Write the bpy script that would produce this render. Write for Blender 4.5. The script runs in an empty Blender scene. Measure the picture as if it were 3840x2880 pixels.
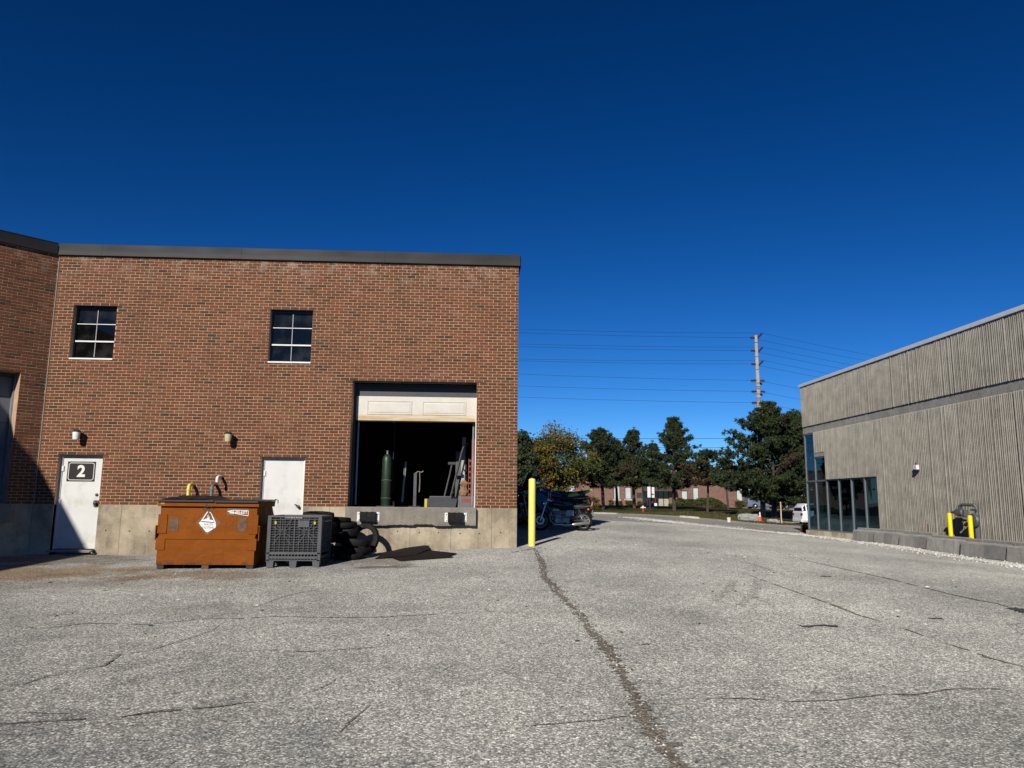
import bpy, bmesh, math, random
import numpy as np
from mathutils import Vector, Matrix, Quaternion

# ------------------------------------------------------------------ camera, sky, sun, exposure
SCN = bpy.context.scene
COL = SCN.collection
rad = math.radians
F_PX, PITCH, ROLL, YAW = 2833.19, .154553, -.009425, .048359     # measured from the photograph (3840 px wide)
EYE = Vector((0, 0, 1.5))
_f = Vector((math.sin(YAW)*math.cos(PITCH), math.cos(YAW)*math.cos(PITCH), math.sin(PITCH)))
_r = Vector((math.cos(YAW), -math.sin(YAW), 0)); _d = _f.cross(_r)
CR = math.cos(ROLL)*_r + math.sin(ROLL)*_d
CD = -math.sin(ROLL)*_r + math.cos(ROLL)*_d
cd = bpy.data.cameras.new('camera'); cam = bpy.data.objects.new('camera', cd); COL.objects.link(cam)
m = Matrix((CR, -CD, -_f)).transposed().to_4x4(); m.translation = EYE
cam.matrix_world = m
cd.sensor_fit = 'HORIZONTAL'; cd.sensor_width = 36.0; cd.lens = 36.0*F_PX/3840; cd.clip_start = .05; cd.clip_end = 3000
SCN.camera = cam

SUN_EL, SUN_AZ = rad(28.3), rad(20.0)      # light travels towards +Y, turned 20 degrees towards +X
world = bpy.data.worlds.new('World'); SCN.world = world; world.use_nodes = True
wn = world.node_tree; bg = wn.nodes['Background']
sky = wn.nodes.new('ShaderNodeTexSky'); sky.sky_type = 'NISHITA'; sky.sun_disc = False
sky.sun_elevation = SUN_EL; sky.sun_rotation = math.pi + SUN_AZ
sky.altitude = 0; sky.air_density = .75; sky.dust_density = 0.0; sky.ozone_density = 6.0
# the phone renders the clear sky deep and saturated: one even grade over the whole sky
sg_ = wn.nodes.new('ShaderNodeGamma'); sg_.inputs[1].default_value = 1.5; sh_ = wn.nodes.new('ShaderNodeHueSaturation'); sh_.inputs['Saturation'].default_value = 1.09; sh_.inputs['Value'].default_value = .61
wn.links.new(sky.outputs[0], sg_.inputs[0]); wn.links.new(sg_.outputs[0], sh_.inputs['Color']); wn.links.new(sh_.outputs[0], bg.inputs[0]); bg.inputs[1].default_value = .05
sl = bpy.data.lights.new('sun', 'SUN'); sl.energy = 5.0; sl.angle = rad(.53); sl.color = (1, .945, .86)
so = bpy.data.objects.new('sun', sl); COL.objects.link(so)
so.rotation_euler = Vector((math.sin(SUN_AZ)*math.cos(SUN_EL), math.cos(SUN_AZ)*math.cos(SUN_EL), -math.sin(SUN_EL))).to_track_quat('-Z', 'Y').to_euler()
so.location = (-10, -30, 30)
vs = SCN.view_settings; vs.view_transform = 'Standard'; vs.look = 'None'; vs.exposure = 0.05; vs.gamma = 1.0; vs.use_curve_mapping = False

# ------------------------------------------------------------------ helpers: pixels to points
def ray(u, v):
    return CR*((u-1920)/F_PX) + CD*((v-1440)/F_PX) + _f
def onY(u, v, Y):
    d = ray(u, v); return EYE + d*(Y/d.y)
def onX(u, v, X):
    d = ray(u, v); return EYE + d*(X/d.x)

# ground height: thin plate spline through points read off the photograph
GP = np.array([(0,0,0),(-8,0,0),(8,0,0),(0,-12,0),(-6,8,.1),(0,8,.11),(6,8,.1),(12,8,.1),(-13,12,.2),
 (-5.6,14.1,.255),(-3.8,14.1,.27),(-3,14.2,.283),(-7.8,16.89,.3),(-9.4,16.9,.3),(-1.5,16.9,.41),(.95,16.9,.51),(1.31,17.2,.53),(2.2,19.7,.603),(2.4,21.2,.64),
 (3.2,22.4,.675),(4.2,25.5,.75),(5,28,.81),(14.5,32.7,.2),(14.5,24,.2),(13.5,26.6,.22),(13.4,21,.16),(13.2,18.2,.13),(12.6,14,.12),
 (6,31.5,.76),(8,28,.72),(10.75,33,.45),(13,33.6,.27),(9.4,57,.62),(13.9,60,.51),(12.7,54,.58),(13.8,47,.57),(15.5,46,.38),
 (17.2,50.3,.28),(19.5,51.5,.1),(21,51,0),(21.2,56,.13),(22,54,.03),(17.4,78,.47),(26,58,-.15),(26.5,68,.3),(14.2,82,.84),(21.3,80,.71),
 (22.5,72,.56),(25.8,64,.2),(18,112,1.0),(40,112,.9),(-10,100,1.),(-20,60,.6),(60,55,-.3),(70,112,.7),(-25,30,.4),(0,220,1),(100,220,1),
 (-70,0,0),(70,0,0),(-70,112,1),(0,-70,0),(40,30,.1),(30,52,-.2)], float)
def _phi(r2):
    return .5*r2*np.log(np.maximum(r2, 1e-9))
_n = len(GP)
_A = np.zeros((_n+3, _n+3)); _dx = GP[:, None, :2]-GP[None, :, :2]
_A[:_n, :_n] = _phi((_dx**2).sum(-1)) + np.eye(_n)*2.0
_A[:_n, _n] = 1; _A[:_n, _n+1:] = GP[:, :2]; _A[_n, :_n] = 1; _A[_n+1:, :_n] = GP[:, :2].T
_W = np.linalg.solve(_A, np.concatenate([GP[:, 2], np.zeros(3)]))
def gz_arr(P):
    P = np.asarray(P, float); out = np.empty(len(P))
    for i in range(0, len(P), 4000):
        q = P[i:i+4000]
        d2 = ((q[:, None, :]-GP[None, :, :2])**2).sum(-1)
        out[i:i+4000] = _phi(d2) @ _W[:_n] + _W[_n] + q @ _W[_n+1:]
    far = np.clip((np.hypot(P[:, 0], P[:, 1])-110)/80, 0, 1)
    return out*(1-far) + far*.6
def gz(x, y):
    return float(gz_arr([(x, y)])[0])
def gpix(u, v):
    d = ray(u, v); z = .2
    for _ in range(40):
        t = (z-EYE.z)/d.z; p = EYE+d*t; z = .6*z+.4*gz(p.x, p.y)
    return p

# ------------------------------------------------------------------ helpers: meshes
class MB:
    def __init__(s): s.v = []; s.f = []
    def add(s, vs, fs):
        o = len(s.v); s.v += [tuple(p) for p in vs]; s.f += [tuple(i+o for i in f) for f in fs]; return s
    def box(s, a, b, bev=0.0):
        x0, y0, z0 = (min(a[i], b[i]) for i in range(3)); x1, y1, z1 = (max(a[i], b[i]) for i in range(3))
        if bev > 0:
            bev = min(bev, .45*min(x1-x0, y1-y0, z1-z0))
            bm = bmesh.new(); bmesh.ops.create_cube(bm, size=1)
            for v in bm.verts:
                v.co = ((x0+x1)/2+v.co.x*(x1-x0), (y0+y1)/2+v.co.y*(y1-y0), (z0+z1)/2+v.co.z*(z1-z0))
            bmesh.ops.bevel(bm, geom=bm.edges[:], offset=bev, segments=2, profile=.6, affect='EDGES')
            bm.verts.index_update()
            s.add([v.co[:] for v in bm.verts], [[v.index for v in f.verts] for f in bm.faces]); bm.free(); return s
        return s.add([(x0,y0,z0),(x1,y0,z0),(x1,y1,z0),(x0,y1,z0),(x0,y0,z1),(x1,y0,z1),(x1,y1,z1),(x0,y1,z1)],
                     [(0,3,2,1),(4,5,6,7),(0,1,5,4),(1,2,6,5),(2,3,7,6),(3,0,4,7)])
    def tube(s, pts, r, n=10, cap=True, close=False):
        pts = [Vector(p) for p in pts]; rs = r if isinstance(r, (list, tuple)) else [r]*len(pts)
        N = len(pts); rings = []; up = None
        for i, p in enumerate(pts):
            if close: t = pts[(i+1) % N]-pts[i-1]
            else: t = (pts[min(i+1, N-1)]-pts[max(i-1, 0)])
            t = t.normalized() if t.length > 1e-9 else Vector((0, 0, 1))
            if up is None: up = Vector((0, 0, 1)) if abs(t.z) < .9 else Vector((1, 0, 0))
            a = t.cross(up)
            if a.length < 1e-6: a = t.orthogonal()
            a.normalize(); b = a.cross(t).normalized(); up = b
            rings.append([p+(a*math.cos(2*math.pi*k/n)+b*math.sin(2*math.pi*k/n))*rs[i] for k in range(n)])
        vs = [q for R in rings for q in R]; fs = []
        for i in range(N if close else N-1):
            j = (i+1) % N
            for k in range(n):
                fs.append((i*n+k, i*n+(k+1) % n, j*n+(k+1) % n, j*n+k))
        if cap and not close:
            fs.append(tuple(reversed(range(n)))); fs.append(tuple(range((N-1)*n, N*n)))
        return s.add(vs, fs)
    def cyl(s, a, b, r, n=16, r2=None):
        return s.tube([a, b], [r, r if r2 is None else r2], n)
    def lathe(s, prof, c=(0,0,0), axis=(0,0,1), n=20, closed=False):
        ax = Vector(axis).normalized(); u = ax.orthogonal().normalized(); w = ax.cross(u); c = Vector(c)
        vs = []; fs = []; L = len(prof)
        for r, h in prof:
            for k in range(n):
                a = 2*math.pi*k/n; vs.append(c+ax*h+(u*math.cos(a)+w*math.sin(a))*r)
        for i in range(L if closed else L-1):
            j = (i+1) % L
            for k in range(n):
                fs.append((i*n+k, i*n+(k+1) % n, j*n+(k+1) % n, j*n+k))
        if not closed:
            fs.append(tuple(range(n))); fs.append(tuple(range((L-1)*n, L*n)))
        return s.add(vs, fs)
    def prism(s, poly, axis, a, b):
        """poly: 2-d points; axis: the world axis it is extruded along from a to b"""
        def P(p, h):
            if axis == 'x': return (h, p[0], p[1])
            if axis == 'y': return (p[0], h, p[1])
            return (p[0], p[1], h)
        n = len(poly)
        vs = [P(p, a) for p in poly]+[P(p, b) for p in poly]
        fs = [tuple(range(n)), tuple(range(2*n-1, n-1, -1))]+[(i, (i+1) % n, n+(i+1) % n, n+i) for i in range(n)]
        return s.add(vs, fs)
    def move(s, M):
        s.v = [tuple(M @ Vector(p)) for p in s.v]; return s
    def build(s, name, mat, parent=None, smooth=False, recalc=True, angle=40):
        me = bpy.data.meshes.new(name); me.from_pydata(s.v, [], s.f)
        if recalc and len(s.f) < 40000:
            bm = bmesh.new(); bm.from_mesh(me); bmesh.ops.recalc_face_normals(bm, faces=bm.faces[:]); bm.to_mesh(me); bm.free()
        if smooth:
            me.polygons.foreach_set('use_smooth', [True]*len(me.polygons))
            try: me.set_sharp_from_angle(angle=rad(angle))
            except Exception: pass
        me.update(); me.materials.append(mat)
        o = bpy.data.objects.new(name, me); COL.objects.link(o)
        if parent: o.parent = parent
        return o

def tag(o, label=None, cat=None, group=None, kind=None):
    if label: o['label'] = label
    if cat: o['category'] = cat
    if group: o['group'] = group
    if kind: o['kind'] = kind
    return o
def thing(name, label, cat, loc=(0,0,0), rz=0, group=None):
    o = bpy.data.objects.new(name, None); COL.objects.link(o); o.location = loc; o.rotation_euler = (0, 0, rz)
    o.empty_display_size = .1
    return tag(o, label, cat, group)
def sub(name, parent, loc=(0,0,0), rot=(0,0,0)):
    o = bpy.data.objects.new(name, None); COL.objects.link(o); o.parent = parent; o.location = loc; o.rotation_euler = rot
    o.empty_display_size = .1
    return o
def copy_tree(o, parent=None):
    c = o.copy(); COL.objects.link(c); c.parent = parent
    for ch in list(o.children): copy_tree(ch, c)
    return c
def text_mesh(name, body, size, mat, parent=None, thick=.002, bold=0, fit=None):
    cu = bpy.data.curves.new(name, 'FONT'); cu.body = body; cu.size = size; cu.extrude = thick; cu.align_x = 'CENTER'; cu.align_y = 'CENTER'; cu.offset = bold
    t = bpy.data.objects.new(name, cu); COL.objects.link(t)
    dg = bpy.context.evaluated_depsgraph_get(); me = bpy.data.meshes.new_from_object(t.evaluated_get(dg))
    COL.objects.unlink(t); bpy.data.objects.remove(t); me.materials.clear(); me.materials.append(mat)
    if fit:
        w = max(v.co.x for v in me.vertices)-min(v.co.x for v in me.vertices); k = fit/w
        for v in me.vertices: v.co.x *= k
    o = bpy.data.objects.new(name, me); COL.objects.link(o)
    if parent: o.parent = parent
    return o

# ------------------------------------------------------------------ helpers: materials
def _nt(name, rough_d=0.):
    M = bpy.data.materials.new(name); M.use_nodes = True
    bs = M.node_tree.nodes['Principled BSDF']
    if rough_d: bs.inputs['Diffuse Roughness'].default_value = rough_d
    return M, M.node_tree, M.node_tree.nodes, M.node_tree.links, bs
def ramp(N, stops):
    r = N.new('ShaderNodeValToRGB'); e = r.color_ramp.elements
    while len(e) < len(stops): e.new(.5)
    for el, (p, c) in zip(e, stops):
        el.position = p; el.color = (*c, 1) if len(c) == 3 else c
    return r
def mixc(N, L, fac, a, b, mode='MIX'):
    x = N.new('ShaderNodeMix'); x.data_type = 'RGBA'; x.blend_type = mode
    for sock, val in ((x.inputs[0], fac), (x.inputs[6], a), (x.inputs[7], b)):
        if hasattr(val, 'links') or isinstance(val, bpy.types.NodeSocket): L.new(val, sock)
        elif isinstance(val, (int, float)): sock.default_value = val
        else: sock.default_value = (*val, 1) if len(val) == 3 else val
    return x.outputs[2]
def math_(N, L, op, a, b=None, c=None, clamp=False):
    x = N.new('ShaderNodeMath'); x.operation = op; x.use_clamp = clamp
    for i, val in enumerate((a, b, c)):
        if val is None: continue
        if isinstance(val, (int, float)): x.inputs[i].default_value = val
        else: L.new(val, x.inputs[i])
    return x.outputs[0]
def noise(N, L, co, scale, detail=4, rough=.55, dist=0.):
    n = N.new('ShaderNodeTexNoise'); n.inputs['Scale'].default_value = scale; n.inputs['Detail'].default_value = detail
    n.inputs['Roughness'].default_value = rough; n.inputs['Distortion'].default_value = dist
    L.new(co, n.inputs['Vector']); return n.outputs[0]
def coords(N, L, kind='Object', scale=None):
    t = N.new('ShaderNodeTexCoord'); o = t.outputs[kind]
    if scale:
        mp = N.new('ShaderNodeMapping'); mp.inputs['Scale'].default_value = scale; L.new(o, mp.inputs[0]); o = mp.outputs[0]
    return o
def bump(N, L, h, dist, strength, bs):
    b = N.new('ShaderNodeBump'); b.inputs['Distance'].default_value = dist; b.inputs['Strength'].default_value = strength
    L.new(h, b.inputs['Height']); L.new(b.outputs[0], bs.inputs['Normal']); return b
_MC = {}
def plain(name, c, rough=.6, metal=0., var=.18, scale=6., bmp=.0, bscale=60., dirt=None, dscale=3., dthr=(.5, .7), spec=None):
    """plain weathered surface: colour varied by noise, optional dirt patches of another colour and fine relief"""
    if name in _MC: return _MC[name]
    M, nt, N, L, bs = _nt(name); co = coords(N, L)
    n1 = noise(N, L, co, scale, 5)
    lo = tuple(max(0, x*(1-var)) for x in c); hi = tuple(min(1, x*(1+var)) for x in c)
    col = ramp(N, [(.3, lo), (.7, hi)]); L.new(n1, col.inputs[0]); out = col.outputs[0]
    if dirt:
        n2 = noise(N, L, co, dscale, 6, .65); r2 = ramp(N, [(dthr[0], (0,0,0)), (dthr[1], (1,1,1))]); L.new(n2, r2.inputs[0])
        out = mixc(N, L, r2.outputs[0], out, dirt)
    L.new(out, bs.inputs['Base Color']); bs.inputs['Roughness'].default_value = rough; bs.inputs['Metallic'].default_value = metal
    if spec is not None: bs.inputs['Specular IOR Level'].default_value = spec
    if bmp > 0:
        n3 = noise(N, L, co, bscale, 4); bump(N, L, n3, bmp, 1.0, bs)
    _MC[name] = M; return M
def island_mat(name, stops, rough=.9, single=False, bscale=45, bmp=.003, spec=.25, big=None):
    """colour picked per loose piece (or per object when single)"""
    M, nt, N, L, bs = _nt(name); co = coords(N, L)
    if single: src = N.new('ShaderNodeObjectInfo').outputs['Random']
    else: src = N.new('ShaderNodeNewGeometry').outputs['Random Per Island']
    r = ramp(N, stops); L.new(src, r.inputs[0])
    g = N.new('ShaderNodeNewGeometry')
    n1 = noise(N, L, g.outputs['Position'], 30, 4)
    v = ramp(N, [(.25, (.72,.72,.72)), (.75, (1.2,1.2,1.2))]); L.new(n1, v.inputs[0])
    out = mixc(N, L, 1.0, r.outputs[0], v.outputs[0], 'MULTIPLY')
    if big:
        n2 = noise(N, L, g.outputs['Position'], .55, 3); rb = ramp(N, [(.38, (0,0,0)), (.66, (1,1,1))]); L.new(n2, rb.inputs[0])
        out = mixc(N, L, rb.outputs[0], out, mixc(N, L, 1.0, out, big, 'MULTIPLY'))
    if big:
        sp_ = N.new('ShaderNodeSeparateXYZ'); L.new(g.outputs['Position'], sp_.inputs[0])
        mp_ = N.new('ShaderNodeMapping'); mp_.inputs['Scale'].default_value = (1.6, 1.6, .28); L.new(g.outputs['Position'], mp_.inputs[0])
        nw = noise(N, L, mp_.outputs[0], 1.7, 5, .65); rw = ramp(N, [(.5, (0,0,0)), (.72, (1,1,1))]); L.new(nw, rw.inputs[0])
        out = mixc(N, L, math_(N, L, 'MULTIPLY', rw.outputs[0], .45), out, mixc(N, L, 1.0, out, (.62,.66,.7), 'MULTIPLY'))
        rz_ = ramp(N, [(.0, (0,0,0)), (1., (1,1,1))]); L.new(math_(N, L, 'MULTIPLY', math_(N, L, 'SUBTRACT', sp_.outputs[2], 6.2), 1.6), rz_.inputs[0])
        ne = noise(N, L, g.outputs['Position'], 3.2, 6, .7); re_ = ramp(N, [(.5, (0,0,0)), (.66, (1,1,1))]); L.new(ne, re_.inputs[0])
        out = mixc(N, L, math_(N, L, 'MULTIPLY', math_(N, L, 'MULTIPLY', rz_.outputs[0], re_.outputs[0]), .45), out, (.42,.33,.26))
    L.new(out, bs.inputs['Base Color']); bs.inputs['Roughness'].default_value = rough; bs.inputs['Specular IOR Level'].default_value = spec
    if bmp:
        n3 = noise(N, L, g.outputs['Position'], bscale, 3); bump(N, L, n3, bmp, 1.0, bs)
    return M

BRICK = [(0, (.05,.033,.02)), (.03, (.075,.039,.021)), (.09, (.112,.045,.021)), (.45, (.135,.052,.024)), (.75, (.155,.061,.029)), (.93, (.172,.057,.026)), (1, (.19,.088,.047))]
M_BRICK = island_mat('brick', BRICK, big=(.86,.9,.95)); M_BRICK1 = island_mat('brick_single', BRICK, single=True, big=(.86,.9,.95))
M_MORTAR = plain('mortar', (.47,.315,.205), .95, var=.15, scale=8, bmp=.002, dirt=(.34,.22,.145), dscale=1.2)
M_FASCIA = plain('fascia_metal', (.026,.0255,.027), .5, var=.3, scale=1.2, spec=.12)
M_WHITE = plain('white_paint', (.68,.675,.64), .5, var=.05, scale=3, dirt=(.58,.55,.48), dscale=5, dthr=(.58,.8))
M_ALU = plain('aluminium_frame', (.62,.62,.6), .45, metal=.0, var=.1)
M_DARKMETAL = plain('dark_metal', (.03,.031,.034), .5, var=.25)
M_BLACK = plain('black_paint', (.012,.012,.013), .5, var=.3)
M_RUBBER = plain('rubber', (.0085,.008,.008), .7, var=.4, scale=14, bmp=.002, bscale=80, dirt=(.02,.018,.016), dscale=5, spec=.18)
M_STEEL = plain('steel', (.5,.47,.43), .35, metal=.6, var=.2)
M_CHROME = plain('chrome', (.78,.72,.63), .16, metal=.85, var=.1)
M_GALV = plain('galvanised', (.36,.37,.38), .5, metal=.6, var=.2)
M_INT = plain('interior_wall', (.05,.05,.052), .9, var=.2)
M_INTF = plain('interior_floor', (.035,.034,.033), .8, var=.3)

def concrete(name, c, stain=(.3,.25,.18), joints=None, pit=True, streak=.0, warm=None, rel=.006):
    M, nt, N, L, bs = _nt(name, .6)
    g = N.new('ShaderNodeNewGeometry'); co = g.outputs['Position']
    n1 = noise(N, L, co, 2.2, 6, .65); r1 = ramp(N, [(.3, tuple(x*.72 for x in c)), (.7, tuple(min(1, x*1.15) for x in c))]); L.new(n1, r1.inputs[0])
    mp = N.new('ShaderNodeMapping'); mp.inputs['Scale'].default_value = (5, 5, .35); L.new(co, mp.inputs[0])
    n2 = noise(N, L, mp.outputs[0], 1.6, 6, .7); r2 = ramp(N, [(.46, (0,0,0)), (.68, (1,1,1))]); L.new(n2, r2.inputs[0])
    out = mixc(N, L, math_(N, L, 'MULTIPLY', r2.outputs[0], streak+.35), r1.outputs[0], stain)
    n3 = noise(N, L, co, 34, 4, .6); r3 = ramp(N, [(.28, (.55,.55,.55)), (.42, (1,1,1)), (.7, (1.08,1.08,1.08))]); L.new(n3, r3.inputs[0])
    out = mixc(N, L, 1.0, out, r3.outputs[0], 'MULTIPLY')
    if warm:
        n4 = noise(N, L, co, .9, 5, .7); r4 = ramp(N, [(.42, (0,0,0)), (.6, (1,1,1))]); L.new(n4, r4.inputs[0])
        out = mixc(N, L, math_(N, L, 'MULTIPLY', r4.outputs[0], .7), out, warm)
    L.new(out, bs.inputs['Base Color']); bs.inputs['Roughness'].default_value = .92; bs.inputs['Specular IOR Level'].default_value = .25
    hh = math_(N, L, 'ADD', noise(N, L, co, 55, 5, .7), math_(N, L, 'MULTIPLY', noise(N, L, co, 9, 4), 2.0))
    bump(N, L, hh, rel, 1.0, bs); return M
M_FOUND = concrete('foundation_concrete', (.34,.285,.2), (.2,.165,.115), warm=(.58,.50,.365), streak=.5)
M_SLAB = concrete('dock_concrete', (.27,.245,.205), (.18,.16,.13), streak=.1)
M_BARR = concrete('barrier_concrete', (.26,.25,.225), (.17,.165,.15), streak=.3)
M_RIB = concrete('ribbed_concrete', (.325,.302,.255), (.285,.265,.222), streak=.0, rel=.002)
M_BAND = concrete('band_concrete', (.24,.235,.22), (.19,.18,.165), streak=.1)
M_CURB = concrete('kerb_concrete', (.5,.48,.43), (.38,.35,.3))
M_STONE = concrete('boulder_stone', (.33,.33,.31), (.2,.2,.18))

def glass(name, tint, refl=1.0, rough=.01, grime=None, f0=.075, rtint=(1,1,1)):
    M, nt, N, L, bs = _nt(name); N.remove(bs); out = N['Material Output']
    tr = N.new('ShaderNodeBsdfTransparent'); tr.inputs[0].default_value = (*tint, 1)
    gl = N.new('ShaderNodeBsdfGlossy'); gl.inputs[0].default_value = (refl*rtint[0], refl*rtint[1], refl*rtint[2], 1); gl.inputs[1].default_value = rough
    g_ = N.new('ShaderNodeNewGeometry'); dt = N.new('ShaderNodeVectorMath'); dt.operation = 'DOT_PRODUCT'; L.new(g_.outputs['Incoming'], dt.inputs[0]); L.new(g_.outputs['Normal'], dt.inputs[1])
    sch = math_(N, L, 'POWER', math_(N, L, 'SUBTRACT', 1., math_(N, L, 'ABSOLUTE', dt.outputs['Value'])), 5.)      # Schlick reflectance, both sides alike
    mx = N.new('ShaderNodeMixShader'); L.new(math_(N, L, 'ADD', math_(N, L, 'MULTIPLY', sch, .92), f0, clamp=True), mx.inputs[0]); L.new(tr.outputs[0], mx.inputs[1]); L.new(gl.outputs[0], mx.inputs[2])
    last = mx.outputs[0]
    if grime:
        co = coords(N, L); n = noise(N, L, co, grime[0], 6, .7); r = ramp(N, [(grime[1], (0,0,0)), (grime[1]+.06, (1,1,1))]); L.new(n, r.inputs[0])
        n2 = noise(N, L, co, 2.5, 3); r2 = ramp(N, [(.45, (.02,.02,.02)), (.75, (.12,.12,.12))]); L.new(n2, r2.inputs[0])
        df = N.new('ShaderNodeBsdfDiffuse'); df.inputs[0].default_value = (.5,.5,.48,1)
        m2 = N.new('ShaderNodeMixShader'); L.new(math_(N, L, 'MAXIMUM', math_(N, L, 'MULTIPLY', r.outputs[0], .7), math_(N, L, 'MULTIPLY', r2.outputs[0], .35)), m2.inputs[0])
        L.new(last, m2.inputs[1]); L.new(df.outputs[0], m2.inputs[2]); last = m2.outputs[0]
    L.new(last, out.inputs[0]); return M
M_GLASS = glass('window_glass', (.2,.22,.23), 1., .03, (14, .72), .03, (.9,.95,.8))
M_WFRAME = plain('shaded_frame', (.035,.035,.036), .5, var=.2)  # pale aluminium frame, coloured dark to carry the shade of the recess
M_SHOP = glass('storefront_glass', (.2,.36,.42), 1., .01, None, .06, (.5,.8,.95))
M_CARGLASS = plain('car_glass', (.012,.014,.017), .06, var=.1)
# ------------------------------------------------------------------ ground
def asphalt(name, light, dark, stone_scale=75, patch=.16, blobs=(), fine=True, crackmask=.0):
    M, nt, N, L, bs = _nt(name, 1.)
    g = N.new('ShaderNodeNewGeometry'); co = g.outputs['Position']
    vo = N.new('ShaderNodeTexVoronoi'); vo.inputs['Scale'].default_value = stone_scale; L.new(co, vo.inputs['Vector'])
    sp = N.new('ShaderNodeSeparateColor'); L.new(vo.outputs['Color'], sp.inputs[0])
    mid = tuple((a+b)/2 for a, b in zip(light, dark))
    st = ramp(N, [(0, dark), (.3, tuple(x*.8 for x in mid)), (.62, mid), (.85, light), (1, tuple(min(1, x*1.45) for x in light))]); L.new(sp.outputs[0], st.inputs[0])
    gap = ramp(N, [(.0, (1.15,1.15,1.15)), (.5, (1.1,1.1,1.1)), (.9, (.6,.59,.58))]); L.new(math_(N, L, 'MULTIPLY', vo.outputs['Distance'], 1.25), gap.inputs[0])
    out = mixc(N, L, 1., st.outputs[0], gap.outputs[0], 'MULTIPLY')
    nm = noise(N, L, co, 21, 3, .6); rm = ramp(N, [(.3, (.74,.74,.74)), (.5, (1,1,1)), (.72, (1.2,1.2,1.19))]); L.new(nm, rm.inputs[0])
    out = mixc(N, L, 1., out, rm.outputs[0], 'MULTIPLY')
    n1 = noise(N, L, co, .32, 6, .6); r1 = ramp(N, [(.3, (1-patch,)*3), (.7, (1+patch, 1+patch*.95, 1+patch*.85))]); L.new(n1, r1.inputs[0])
    out = mixc(N, L, 1., out, r1.outputs[0], 'MULTIPLY')
    n5 = noise(N, L, co, 2.6, 5, .7); r5 = ramp(N, [(.3, (.86,.87,.87)), (.62, (1.07,1.06,1.05))]); L.new(n5, r5.inputs[0])
    out = mixc(N, L, 1., out, r5.outputs[0], 'MULTIPLY')
    sx = N.new('ShaderNodeSeparateXYZ'); L.new(co, sx.inputs[0])
    nb = noise(N, L, co, 1.4, 6, .65)
    for bx_, by_, rx, ry, colr, amt in blobs:
        dx = math_(N, L, 'DIVIDE', math_(N, L, 'SUBTRACT', sx.outputs[0], bx_), rx); dy = math_(N, L, 'DIVIDE', math_(N, L, 'SUBTRACT', sx.outputs[1], by_), ry)
        d = math_(N, L, 'SQRT', math_(N, L, 'ADD', math_(N, L, 'MULTIPLY', dx, dx), math_(N, L, 'MULTIPLY', dy, dy)))
        d = math_(N, L, 'ADD', d, math_(N, L, 'MULTIPLY', math_(N, L, 'SUBTRACT', nb, .5), 2.2))
        rr = ramp(N, [(.35, (1,1,1)), (1.0, (0,0,0))]); rr.color_ramp.interpolation = 'EASE'; L.new(d, rr.inputs[0])
        out = mixc(N, L, math_(N, L, 'MULTIPLY', rr.outputs[0], amt), out, mixc(N, L, 1., out, colr, 'MULTIPLY'))
    if fine:   # hairline crazing
        wv = N.new('ShaderNodeTexVoronoi'); wv.feature = 'DISTANCE_TO_EDGE'; wv.inputs['Scale'].default_value = .42
        off = N.new('ShaderNodeVectorMath'); off.operation = 'ADD'; nn = N.new('ShaderNodeTexNoise'); nn.inputs['Scale'].default_value = 1.3; nn.inputs['Detail'].default_value = 6
        L.new(co, nn.inputs['Vector']); L.new(co, off.inputs[0]); L.new(nn.outputs[1], off.inputs[1]); L.new(off.outputs[0], wv.inputs['Vector'])
        rc = ramp(N, [(.0, (1,1,1)), (.0065, (0,0,0))]); L.new(wv.outputs['Distance'], rc.inputs[0])
        mk = noise(N, L, co, .5, 3); rk = ramp(N, [(.46, (0,0,0)), (.6, (1,1,1))]); L.new(mk, rk.inputs[0])
        out = mixc(N, L, math_(N, L, 'MULTIPLY', math_(N, L, 'MULTIPLY', rc.outputs[0], rk.outputs[0]), .75), out, (.05,.045,.04))
    L.new(out, bs.inputs['Base Color']); bs.inputs['Roughness'].default_value = .95; bs.inputs['Specular IOR Level'].default_value = .2
    h = math_(N, L, 'ADD', math_(N, L, 'MULTIPLY', vo.outputs['Distance'], -1.), math_(N, L, 'MULTIPLY', nm, .6))
    bump(N, L, h, .006, .8, bs); return M
M_ASPH = asphalt('bleached_asphalt', (.415,.411,.381), (.11,.108,.1), 74, .26,
    blobs=((-7.6, 13.6, 2.6, 1.5, (.72,.55,.38), .9), (-4.9, 13.3, 2.4, .8, (.7,.56,.42), .8), (-8.5, 16.0, 2.6, 1.3, (.5,.46,.42), .9), (-2.2, 15.3, 1.8, 1.2, (.55,.5,.46), .9),
           (-1.6, 14.1, .8, .3, (.4,.36,.33), .95), (-1.5, 3.6, 5.5, 2.4, (.80,.81,.83), .85), (4.5, 4.5, 4.5, 2.2, (.86,.87,.88), .7), (-8, 7, 6.5, 5, (.74,.745,.76), .85), (-3.5, 3, 3.5, 3, (.84,.845,.86), .8), (-6.5, 12.2, 5, .8, (.7,.66,.62), .6), (2.2, 9.5, 1.2, .5, (.8,.79,.78), .6), (6.5, 13, 1.6, .6, (.82,.81,.8), .6), (-3.2, 9.8, 1.4, .5, (.78,.77,.75), .6)))
M_ASPHD = asphalt('dark_asphalt', (.23,.22,.2), (.09,.087,.08), 62, .25)
M_CRACK = asphalt('crack_fill', (.19,.17,.142), (.06,.053,.045), 70, .3, fine=False)
M_TAR = asphalt('tar_patch', (.07,.068,.066), (.02,.02,.02), 60, .3, fine=False)
M_GRAVEL = island_mat('gravel', [(0,(.3,.29,.27)), (.5,(.52,.5,.47)), (1,(.72,.7,.67))], bmp=.002)
M_GRAVELB = asphalt('gravel_bed', (.55,.53,.49), (.25,.235,.21), 45, .3, fine=False)
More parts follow.
